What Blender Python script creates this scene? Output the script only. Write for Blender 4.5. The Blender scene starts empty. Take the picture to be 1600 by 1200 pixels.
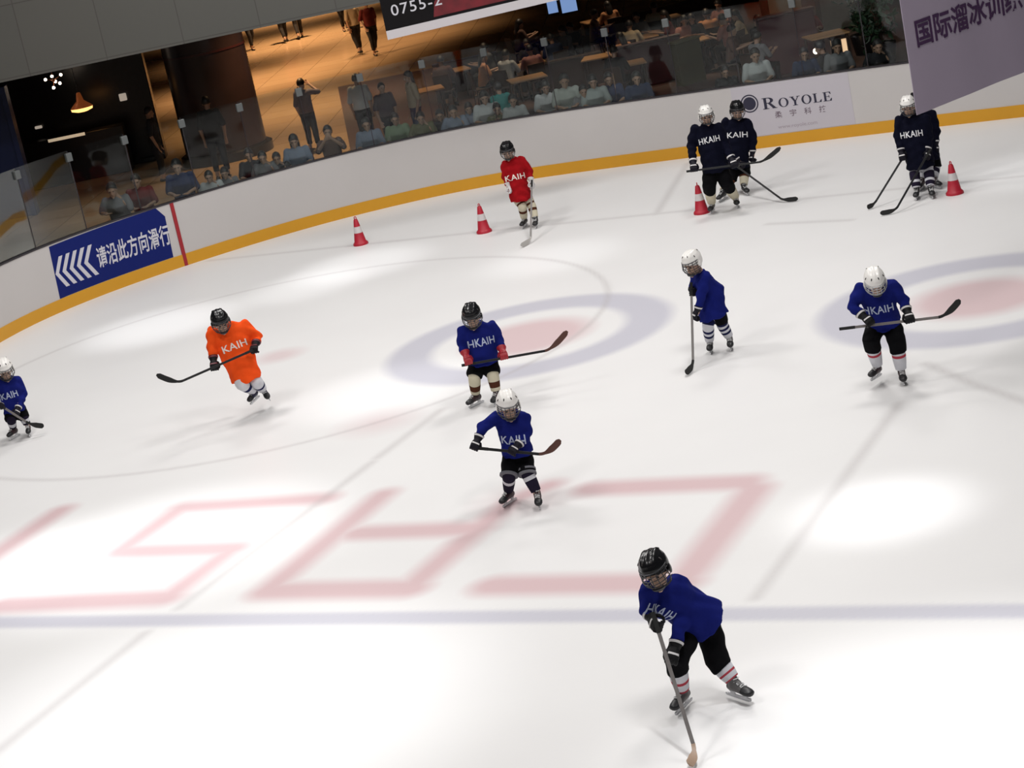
import bpy, bmesh, math, random
import numpy as np
from mathutils import Vector, Matrix
from mathutils.bvhtree import BVHTree
random.seed(4)
rng = np.random.default_rng(7)
SC = bpy.context.scene
COL = SC.collection

# ------------------------------------------------------------------ camera, world, lights, exposure
PITCH, ROLL, FPX, CAMZ = 0.267539, -0.205005, 3438.2, 7.4
cd = bpy.data.cameras.new('camera'); cam = bpy.data.objects.new('camera', cd); COL.objects.link(cam)
cam.location = (0, 0, CAMZ)
cam.matrix_world = Matrix.Translation((0, 0, CAMZ)) @ Matrix.Rotation(math.pi/2 - PITCH, 4, 'X') @ Matrix.Rotation(ROLL, 4, 'Z')
cd.sensor_fit = 'HORIZONTAL'; cd.sensor_width = 36.0; cd.lens = 36.0*FPX/1600; cd.clip_end = 300
SC.camera = cam
SC.view_settings.view_transform = 'Standard'; SC.view_settings.look = 'None'
SC.view_settings.gamma = 1.0; SC.view_settings.use_curve_mapping = False
SC.view_settings.exposure = 0.12
w = bpy.data.worlds.new('world'); SC.world = w; w.use_nodes = True
w.node_tree.nodes['Background'].inputs[0].default_value = (0.95, 0.97, 1.0, 1)
w.node_tree.nodes['Background'].inputs[1].default_value = 0.06

def area(name, loc, size, energy, color=(1, 1, 1), rot=(0, 0, 0), sy=None):
    l = bpy.data.lights.new(name, 'AREA'); l.energy = energy; l.size = size; l.color = color
    if sy: l.shape = 'RECTANGLE'; l.size_y = sy
    o = bpy.data.objects.new(name, l); o.location = loc; o.rotation_euler = rot; COL.objects.link(o); return o
def spot(name, loc, target, energy, deg, color=(1, 1, 1), blend=1.0, rad=0.25):
    l = bpy.data.lights.new(name, 'SPOT'); l.energy = energy; l.spot_size = math.radians(deg); l.spot_blend = blend
    l.color = color; l.shadow_soft_size = rad
    o = bpy.data.objects.new(name, l); o.location = loc
    o.rotation_euler = (Vector(target)-Vector(loc)).to_track_quat('-Z', 'Y').to_euler(); COL.objects.link(o); return o
# rows of hall lamps above the rink
for (x, y, e) in ((-6, 13, 400), (3, 13, 400), (-6, 21, 440), (4, 21, 420), (-5, 29, 500), (5, 29, 500), (-4, 36, 380), (4, 36, 380)):
    area('hall_lamp', (x, y, 11.5), 2.2, e, (1.0, 0.975, 0.95))
# narrow ceiling spots that leave pools of light on the ice
for (x, y, e, d) in ((3.2, 19.8, 2300, 12), (-5.4, 34.9, 1900, 17), (-2.1, 36.4, 1500, 16), (-3.0, 35.6, 1100, 14), (-4.2, 23.2, 2700, 26),
                     (-3.3, 18.2, 2100, 34), (2.9, 14.2, 2900, 36), (-1.6, 27.9, 1300, 17), (1.0, 33.9, 900, 15), (8.6, 33.0, 900, 18), (-6.0, 23.6, 1600, 18)):
    spot('ceiling_spot', (x, y+0.8, 11.0), (x, y, 0), e, d, (0.97, 0.98, 1.0))
# warm lamps of the mall and spots over the restaurant, under the upper floor
for (x, y, e, d) in ((-5.2, 66, 2600, 110), (-4.0, 58, 1700, 110), (-3.4, 51, 900, 100), (-4.6, 76, 3000, 110), (-2.0, 70, 1500, 100), (-5.5, 87, 3600, 120)):
    spot('mall_downlight', (x, y, 4.6), (x, y, 0), e, d, (1.0, 0.60, 0.30), 0.9)
for (x, y, e) in ((0.4, 52.5, 120), (1.9, 51, 100), (3.7, 50, 90), (5.6, 51, 150), (8.2, 48.6, 80), (9.2, 53, 90), (-8.0, 48.5, 60), (2.6, 46.5, 30), (2.4, 57, 110), (5.2, 57, 120), (8.6, 58, 110)):  # farthest spots added to brighten the dark back of the restaurant
    spot('restaurant_spot', (x, y, 4.0), (x, y, 0), e*2.0, 75, (1.0, 0.74, 0.5), 0.8)

# ------------------------------------------------------------------ materials
MATS = {}
def mat(name, col, rough=0.6, metal=0.0, var=0.0, vscale=8.0, bump=0.0, bscale=60.0, spec=None, emit=None, coat=0.0):
    if name in MATS: return MATS[name]
    m = bpy.data.materials.new(name); m.use_nodes = True; nt = m.node_tree; b = nt.nodes['Principled BSDF']
    b.inputs['Base Color'].default_value = (*col, 1); b.inputs['Roughness'].default_value = rough; b.inputs['Metallic'].default_value = metal
    if spec is not None: b.inputs['Specular IOR Level'].default_value = spec
    if coat: b.inputs['Coat Weight'].default_value = coat
    if emit: b.inputs['Emission Color'].default_value = (*emit[0], 1); b.inputs['Emission Strength'].default_value = emit[1]
    if var or bump:
        tc = nt.nodes.new('ShaderNodeTexCoord')
    if var:
        n = nt.nodes.new('ShaderNodeTexNoise'); n.inputs['Scale'].default_value = vscale; n.inputs['Detail'].default_value = 5
        nt.links.new(tc.outputs['Object'], n.inputs['Vector'])
        mx = nt.nodes.new('ShaderNodeMixRGB'); mx.inputs[1].default_value = (*[c*(1-var) for c in col], 1); mx.inputs[2].default_value = (*[min(1, c*(1+var)) for c in col], 1)
        nt.links.new(n.outputs['Fac'], mx.inputs[0]); nt.links.new(mx.outputs[0], b.inputs['Base Color'])
    if bump:
        n2 = nt.nodes.new('ShaderNodeTexNoise'); n2.inputs['Scale'].default_value = bscale; n2.inputs['Detail'].default_value = 4
        nt.links.new(tc.outputs['Object'], n2.inputs['Vector'])
        bp = nt.nodes.new('ShaderNodeBump'); bp.inputs['Strength'].default_value = bump; bp.inputs['Distance'].default_value = 0.02
        nt.links.new(n2.outputs['Fac'], bp.inputs['Height']); nt.links.new(bp.outputs['Normal'], b.inputs['Normal'])
    MATS[name] = m; return m
def cloth(name, col, b=0.5, s=14): return mat(name, col, 0.9, 0, 0.12, 9, b, s, 0.08)
M = dict(
    skin=mat('skin', (0.50, 0.31, 0.22), 0.55, 0, .08, 20), skin_shaded=mat('shaded_skin', (0.30, 0.18, 0.125), 0.6, 0, .08, 20), dark=mat('dark_detail', (0.02, 0.015, 0.015), 0.5), lips=mat('lips', (0.36, 0.14, 0.12), 0.5),  # second skin tone is darkened to carry the shade on backlit spectator faces
    orange=cloth('orange_jersey', (0.86, 0.085, 0.012)), blue=cloth('blue_jersey', (0.008, 0.013, 0.135)), navy=cloth('navy_jersey', (0.0035, 0.004, 0.012)), red=cloth('red_jersey', (0.31, 0.006, 0.010)),
    letter=mat('white_lettering', (0.72, 0.72, 0.74), 0.7), letter_orange=mat('cream_lettering', (0.80, 0.72, 0.66), 0.7), letter_blue=mat('silver_lettering', (0.42, 0.47, 0.62), 0.6),
    black=cloth('black_cloth', (0.004, 0.004, 0.005)), white=cloth('white_cloth', (0.62, 0.62, 0.66)), cream=cloth('cream_cloth', (0.60, 0.55, 0.42)), brown=cloth('brown_cloth', (0.08, 0.028, 0.016)),
    navysock=cloth('navy_sock', (0.018, 0.014, 0.03)), navycloth=cloth('navy_stripe', (0.012, 0.014, 0.06)), pinkred=cloth('red_stripe', (0.40, 0.05, 0.07)), greycloth=cloth('grey_stripe', (0.16, 0.16, 0.18)),
    g_black=mat('black_glove', (0.005, 0.005, 0.006), 0.6, 0, .1, 30, .3, 40, .2), g_navy=mat('navy_glove', (0.006, 0.005, 0.011), 0.6, 0, .1, 30, .3, 40, .2), g_red=mat('red_glove', (0.34, 0.010, 0.020), 0.5, 0, .1, 30, .3, 40), g_white=mat('white_glove', (0.62, 0.60, 0.60), 0.5, 0, .05, 30, .3, 40), g_maroon=mat('maroon_trim', (0.14, 0.02, 0.03), 0.5),
    h_black=mat('black_helmet', (0.005, 0.005, 0.006), 0.25, 0, spec=0.35), h_white=mat('white_helmet', (0.78, 0.76, 0.73), 0.3), wire_dark=mat('dark_wire', (0.06, 0.06, 0.065), 0.4, 0.6), wire=mat('steel_wire', (0.42, 0.42, 0.43), 0.35, 0.7), clear=None,
    sk_grey=mat('grey_boot', (0.10, 0.095, 0.095), 0.5, 0, .15, 30), sk_black=mat('black_boot', (0.012, 0.012, 0.014), 0.45), sk_maroon=mat('dark_maroon_boot', (0.035, 0.014, 0.018), 0.5), sk_navy=mat('navy_boot', (0.02, 0.02, 0.055), 0.5),
    lace=mat('white_lace', (0.6, 0.6, 0.6), 0.7), holder=mat('white_blade_holder', (0.7, 0.7, 0.72), 0.4), steel=mat('steel_runner', (0.55, 0.56, 0.58), 0.25, 0.9),
    st_black=mat('black_stick', (0.010, 0.010, 0.011), 0.4), st_grey=mat('grey_stick', (0.16, 0.145, 0.14), 0.4, 0, .3, 10), st_tan=mat('tan_stick', (0.36, 0.25, 0.18), 0.5, 0, .2, 10), st_brown=mat('brown_blade', (0.09, 0.035, 0.025), 0.5, 0, .2, 20), st_light=mat('light_blade', (0.42, 0.40, 0.38), 0.5), tape=mat('black_tape', (0.012, 0.012, 0.012), 0.9),
    cone=mat('red_cone', (0.42, 0.010, 0.028), 0.5, 0, .1, 6), coneband=mat('white_cone_band', (0.62, 0.58, 0.58), 0.4),
    board=mat('white_board', (0.53, 0.505, 0.495), 0.35, 0, .03, 1.5, .05, 3), kick=mat('yellow_kick_plate', (0.62, 0.30, 0.012), 0.4, 0, .05, 2), rail=mat('dark_cap_rail', (0.03, 0.025, 0.03), 0.4), redline=mat('red_goal_line', (0.33, 0.012, 0.02), 0.5),
    signblue=mat('blue_sign', (0.006, 0.014, 0.13), 0.5, spec=.15), signwhite=mat('white_sign_print', (0.58, 0.57, 0.62), 0.5), ad=mat('pale_lilac_advert', (0.50, 0.47, 0.51), 0.4), ink=mat('dark_advert_ink', (0.018, 0.016, 0.04), 0.5), inkgrey=mat('grey_advert_ink', (0.17, 0.13, 0.16), 0.5), inkpale=mat('pale_advert_ink', (0.34, 0.29, 0.33), 0.5),
    banner=mat('mauve_banner', (0.345, 0.29, 0.37), 0.8, 0, .04, 2), bannerink=mat('purple_banner_ink', (0.045, 0.012, 0.06), 0.8),
    metal=mat('grey_clamp', (0.13, 0.14, 0.14), 0.4, 0.2))
gm = bpy.data.materials.new('shield_glass'); gm.use_nodes = True; nt = gm.node_tree; nt.nodes.remove(nt.nodes['Principled BSDF'])
tr = nt.nodes.new('ShaderNodeBsdfTransparent'); tr.inputs[0].default_value = (0.93, 0.96, 0.95, 1)
gl = nt.nodes.new('ShaderNodeBsdfGlossy'); gl.inputs['Roughness'].default_value = 0.03
fr = nt.nodes.new('ShaderNodeFresnel'); fr.inputs[0].default_value = 1.45
mx = nt.nodes.new('ShaderNodeMixShader'); mg = nt.nodes.new('ShaderNodeMath'); mg.operation = 'MULTIPLY'; mg.inputs[1].default_value = .6; nt.links.new(fr.outputs[0], mg.inputs[0]); nt.links.new(mg.outputs[0], mx.inputs[0]); nt.links.new(tr.outputs[0], mx.inputs[1]); nt.links.new(gl.outputs[0], mx.inputs[2])
nt.links.new(mx.outputs[0], nt.nodes['Material Output'].inputs[0])

# ------------------------------------------------------------------ mesh helpers
def V(*a): return np.array(a, float)
def nz(v): v = np.asarray(v, float); return v/max(np.linalg.norm(v), 1e-9)
def perp(v, a): return nz(np.asarray(v, float)-np.dot(v, a)*np.asarray(a, float))
class MB:
    def __init__(s): s.v = []; s.f = []; s.m = []
    def add(s, vs, fs, mi=0):
        o = len(s.v); s.v += [tuple(map(float, x)) for x in vs]; s.f += [tuple(i+o for i in f) for f in fs]; s.m += [mi]*len(fs) if not isinstance(mi, (list, tuple)) else list(mi)
    def rings(s, R, caps=True, mi=0, mis=None):
        n = len(R[0]); vs = [p for r in R for p in r]; fs = []; ms = []
        for i in range(len(R)-1):
            for j in range(n):
                k = (j+1) % n; fs.append((i*n+j, i*n+k, (i+1)*n+k, (i+1)*n+j)); ms.append(mis[i] if mis else mi)
        if caps:
            fs.append(tuple(range(n-1, -1, -1))); ms.append(mis[0] if mis else mi)
            fs.append(tuple((len(R)-1)*n+j for j in range(n))); ms.append(mis[-1] if mis else mi)
        s.add(vs, fs, ms)
    def ell_loft(s, L, n=20, mi=0, mis=None, sq=1.0):
        R = []
        for (c, ax, ay) in L:
            r = []
            for j in range(n):
                t = 2*math.pi*j/n; ct, st = math.cos(t), math.sin(t)
                ct = math.copysign(abs(ct)**sq, ct); st = math.copysign(abs(st)**sq, st)
                r.append(np.asarray(c)+ct*np.asarray(ax)+st*np.asarray(ay))
            R.append(r)
        s.rings(R, True, mi, mis)
    def tube(s, P, rad, n=10, mi=0, rnd=False, mis=None, flat=None):
        P = [np.asarray(p, float) for p in P]; rad = list(rad) if hasattr(rad, '__len__') else [rad]*len(P)
        if rnd:
            d0 = nz(P[1]-P[0]); d1 = nz(P[-1]-P[-2]); P = [P[0]-d0*rad[0]*.9, P[0]-d0*rad[0]*.5]+P+[P[-1]+d1*rad[-1]*.5, P[-1]+d1*rad[-1]*.9]
            rad = [rad[0]*.35, rad[0]*.85]+rad+[rad[-1]*.85, rad[-1]*.35]
        T = [nz(P[min(i+1, len(P)-1)]-P[max(i-1, 0)]) for i in range(len(P))]
        u = perp(V(0, 0, 1) if abs(T[0][2]) < .9 else V(1, 0, 0), T[0]); L = []
        for p, t, r in zip(P, T, rad):
            u = perp(u, t); v = np.cross(t, u); L.append((p, u*r, v*r*(flat or 1)))
        s.ell_loft(L, n, mi, mis)
    def ell(s, c, ax, ay, az, n=16, m=10, mi=0):
        L = []
        for i in range(m+1):
            t = math.pi*(i/m); t = min(max(t, .12), math.pi-.12)
            L.append((np.asarray(c)+np.asarray(az)*-math.cos(t), np.asarray(ax)*math.sin(t), np.asarray(ay)*math.sin(t)))
        s.ell_loft(L, n, mi)
    def box(s, c, ax, ay, az, mi=0):
        c, ax, ay, az = map(lambda q: np.asarray(q, float), (c, ax, ay, az))
        vs = [c+i*ax+j*ay+k*az for k in (-1, 1) for j in (-1, 1) for i in (-1, 1)]
        s.add(vs, [(0, 2, 3, 1), (4, 5, 7, 6), (0, 1, 5, 4), (2, 6, 7, 3), (0, 4, 6, 2), (1, 3, 7, 5)], mi)
    def abox(s, x0, x1, y0, y1, z0, z1, mi=0): s.box(((x0+x1)/2, (y0+y1)/2, (z0+z1)/2), ((x1-x0)/2, 0, 0), (0, (y1-y0)/2, 0), (0, 0, (z1-z0)/2), mi)
    def mesh(s, name, mats, smooth=True):
        me = bpy.data.meshes.new(name); me.from_pydata(s.v, [], s.f)
        for m in (mats if isinstance(mats, (list, tuple)) else [mats]): me.materials.append(m)
        me.polygons.foreach_set('material_index', s.m); me.update()
        bm = bmesh.new(); bm.from_mesh(me); bmesh.ops.recalc_face_normals(bm, faces=bm.faces)
        if smooth:
            for f in bm.faces: f.smooth = True
            for e in bm.edges: e.smooth = e.calc_face_angle(0) < 0.9
        bm.to_mesh(me); bm.free(); return me
    def build(s, name, mats, parent=None, smooth=True, bevel=0):
        o = link(name, s.mesh(name, mats, smooth), parent)
        if bevel: b = o.modifiers.new('bevel', 'BEVEL'); b.width = bevel; b.segments = 2; b.limit_method = 'ANGLE'
        return o
def link(name, me, parent=None):
    o = bpy.data.objects.new(name, me); COL.objects.link(o)
    if parent: o.parent = parent
    return o
def tag(o, label=None, cat=None, group=None, kind=None):
    for k, v in (('label', label), ('category', cat), ('group', group), ('kind', kind)):
        if v: o[k] = v
    return o
def empty(name, loc, label=None, cat=None, group=None, rz=0):
    o = bpy.data.objects.new(name, None); COL.objects.link(o); o.location = loc; o.rotation_euler.z = rz; o.empty_display_size = .2
    return tag(o, label, cat, group)
def remesh(mb, name, mats, voxel, smooth=6, fac=.5, fn=None):
    me = mb.mesh(name+'_raw', mats, False); o = bpy.data.objects.new('raw', me); COL.objects.link(o)
    r = o.modifiers.new('r', 'REMESH'); r.mode = 'VOXEL'; r.voxel_size = voxel; r.use_smooth_shade = True
    if smooth: s = o.modifiers.new('s', 'SMOOTH'); s.iterations = smooth; s.factor = fac
    dg = bpy.context.evaluated_depsgraph_get(); dg.update()
    out = bpy.data.meshes.new_from_object(o.evaluated_get(dg)); out.name = name
    bpy.data.objects.remove(o); bpy.data.meshes.remove(me)
    if fn:
        co = np.empty(len(out.vertices)*3); out.vertices.foreach_get('co', co); no = np.empty_like(co); out.vertices.foreach_get('normal', no)
        co = fn(co.reshape(-1, 3), no.reshape(-1, 3)); out.vertices.foreach_set('co', co.ravel()); out.update()
    out.materials.clear()
    for m in (mats if isinstance(mats, (list, tuple)) else [mats]): out.materials.append(m)
    return out
def folds(k=.006, f=22.0, ph=0.0):
    def fn(co, no):
        h = np.sin(co[:, 0]*f*1.1+co[:, 2]*f*.7+ph)*np.sin(co[:, 2]*f*.55-co[:, 0]*f*.35+co[:, 1]*f*.6+1.3+ph)+.5*np.sin(co[:, 1]*f*1.7+co[:, 2]*f*1.3+ph*2)
        return co+no*(k*h)[:, None]
    return fn
def text_mesh(body, size=1.0, offset=0.0, extrude=0.0, align='CENTER', seg=None, spacing=1.0):
    cu = bpy.data.curves.new('txt', 'FONT'); cu.body = body; cu.size = size; cu.align_x = align; cu.offset = offset; cu.extrude = extrude; cu.resolution_u = 4; cu.space_character = spacing
    o = bpy.data.objects.new('txt', cu); COL.objects.link(o); dg = bpy.context.evaluated_depsgraph_get(); dg.update()
    me = bpy.data.meshes.new_from_object(o.evaluated_get(dg)); bpy.data.objects.remove(o); bpy.data.curves.remove(cu)
    bm = bmesh.new(); bm.from_mesh(me); bmesh.ops.remove_doubles(bm, verts=bm.verts, dist=1e-6); bmesh.ops.triangulate(bm, faces=bm.faces)
    if seg:
        for _ in range(3):
            es = [e for e in bm.edges if e.calc_length() > seg]
            if not es: break
            bmesh.ops.subdivide_edges(bm, edges=es, cuts=1); bmesh.ops.triangulate(bm, faces=bm.faces)
    bm.to_mesh(me); bm.free(); return me
def remap(me, fn):
    co = np.empty(len(me.vertices)*3); me.vertices.foreach_get('co', co); co = fn(co.reshape(-1, 3)); me.vertices.foreach_set('co', np.ascontiguousarray(co).ravel()); me.update()
def setmat(me, m):
    me.materials.clear(); me.materials.append(m); return me

# ------------------------------------------------------------------ measured layout (metres)
CURVE = [(-9.4, 28.0), (-9.385, 28.447), (-9.37, 28.894), (-9.355, 29.341), (-9.34, 29.787), (-9.324, 30.234), (-9.302, 30.681), (-9.271, 31.126), (-9.23, 31.571), (-9.182, 32.016), (-9.131, 32.46), (-9.076, 32.903),
 (-9.013, 33.345), (-8.934, 33.784), (-8.839, 34.22), (-8.732, 34.654), (-8.614, 35.085), (-8.486, 35.513), (-8.344, 35.936), (-8.184, 36.352), (-8.001, 36.758), (-7.79, 37.149), (-7.55, 37.523), (-7.282, 37.878),
 (-6.99, 38.214), (-6.679, 38.533), (-6.351, 38.833), (-6.006, 39.116), (-5.648, 39.382), (-5.281, 39.636), (-4.905, 39.878), (-4.523, 40.109), (-4.134, 40.327), (-3.736, 40.529), (-3.331, 40.714), (-2.916, 40.876),
 (-2.493, 41.011), (-2.06, 41.117), (-1.623, 41.202), (-1.182, 41.265), (-0.739, 41.3), (-0.295, 41.3), (0.147, 41.265), (0.585, 41.195), (1.017, 41.09), (1.442, 40.956), (1.861, 40.804), (2.277, 40.641),
 (2.691, 40.471), (3.102, 40.296), (3.513, 40.119), (3.923, 39.942), (4.334, 39.765), (4.745, 39.589), (5.156, 39.412), (5.566, 39.235), (5.975, 39.054), (6.381, 38.868), (6.784, 38.674), (7.185, 38.477),
 (7.585, 38.277), (7.984, 38.075), (8.381, 37.87), (8.777, 37.663), (9.172, 37.453), (9.566, 37.241), (9.958, 37.027), (10.349, 36.81), (10.738, 36.589), (11.123, 36.363), (11.506, 36.131), (11.886, 35.896),
 (12.264, 35.658), (12.639, 35.415), (13.007, 35.162), (13.366, 34.897), (13.719, 34.623), (14.069, 34.345), (14.418, 34.066), (14.767, 33.786)]
S_RED = 12.827
S_GLASS0 = 6.341
S_GLASS1 = 29.496
LETTERS = [([(0.6, 22.22), (2.14, 21.42)], 0.22), ([(2.13, 21.37), (2.2, 21.15)], 0.18), ([(2.2, 21.15), (1.26, 19.22)], 0.2), ([(1.26, 19.22), (1.16, 19.05)], 0.18), ([(1.15, 19.02), (-0.57, 19.94)], 0.24),
 ([(-1.66, 23.54), (-2.87, 21.14)], 0.17), ([(-2.84, 21.11), (-1.39, 20.34)], 0.23), ([(-1.39, 20.37), (-0.67, 21.67), (-0.25, 22.4), (0.17, 22.64)], 0.17), ([(-1.93, 22.36), (-0.66, 21.71)], 0.21),
 ([(-2.34, 23.83), (-4.07, 24.62)], 0.18), ([(-4.07, 24.62), (-4.68, 23.45)], 0.16), ([(-4.64, 23.42), (-3.33, 22.72)], 0.2), ([(-3.33, 22.72), (-3.92, 21.62)], 0.16), ([(-3.96, 21.57), (-5.82, 22.41)], 0.22),
 ([(-5.65, 25.55), (-6.25, 24.28), (-6.66, 23.31)], 0.17)]
CIRCLES = [(0.35, 29.2, 1.36, 2.0), (5.93, 26.5, 1.36, 2.04)]
SPOTS = [(-3.23, 31.12, 0.32, 0.35), (-1.74, 26.51, 0.3, 0.8), (-0.12, 22.34, 0.3, 0.9)]
BLUELINE = ((-12.371, 25.406), (10.187, 13.373))
GREYLINES = [((-5.33, 18.06), (-4.07, 20.64)), ((-3.78, 21.17), (-1.8, 24.86)), ((-1.74, 24.99), (-0.93, 26.49)), ((1.73, 18.27), (4.11, 22.95)), ((2.89, 35.51), (3.94, 39.38)), ((-4.94, 39.58), (1.07, 36.51)),
 ((1.07, 36.51), (8.28, 32.72)), ((4.36, 33.08), (5.48, 32.18)), ((4.7, 24.21), (4.97, 23.09)), ((4.97, 23.09), (5.42, 21.7))]
RINGS = [(-3.36, 31.25, 5.0, 0.03)]
SIGN_POLY = [(10.075, 0.222), (12.613, 0.222), (12.645, 0.981), (12.502, 1.171), (10.129, 1.146)]
SIGN_TXT = [11.071, 0.475, 12.655, 0.866]
SIGN_ARR = [10.115, 11.058, 0.381, 0.927]
AD_POLY = [(23.853, 0.225), (26.031, 0.225), (26.031, 1.165), (23.853, 1.165)]
AD_EMB = [24.164, 0.837, 0.165]
AD_TXT = [24.398, 0.695, 25.695, 0.901]
AD_CN = [24.592, 0.521, 25.506, 0.651]
AD_WEB = [24.615, 0.313, 25.343, 0.383]
CONES = [(-2.103, 38.141, 'red traffic cone standing alone at the far left of the row by the boards'), (0.067, 36.957, 'red traffic cone between the lone left cone and the red jersey skater'),
 (3.571, 34.862, 'red traffic cone half hidden behind the tall navy skater with cream socks'), (7.145, 32.486, 'red traffic cone nearest the right edge beside the navy skater under the banner')]
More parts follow.
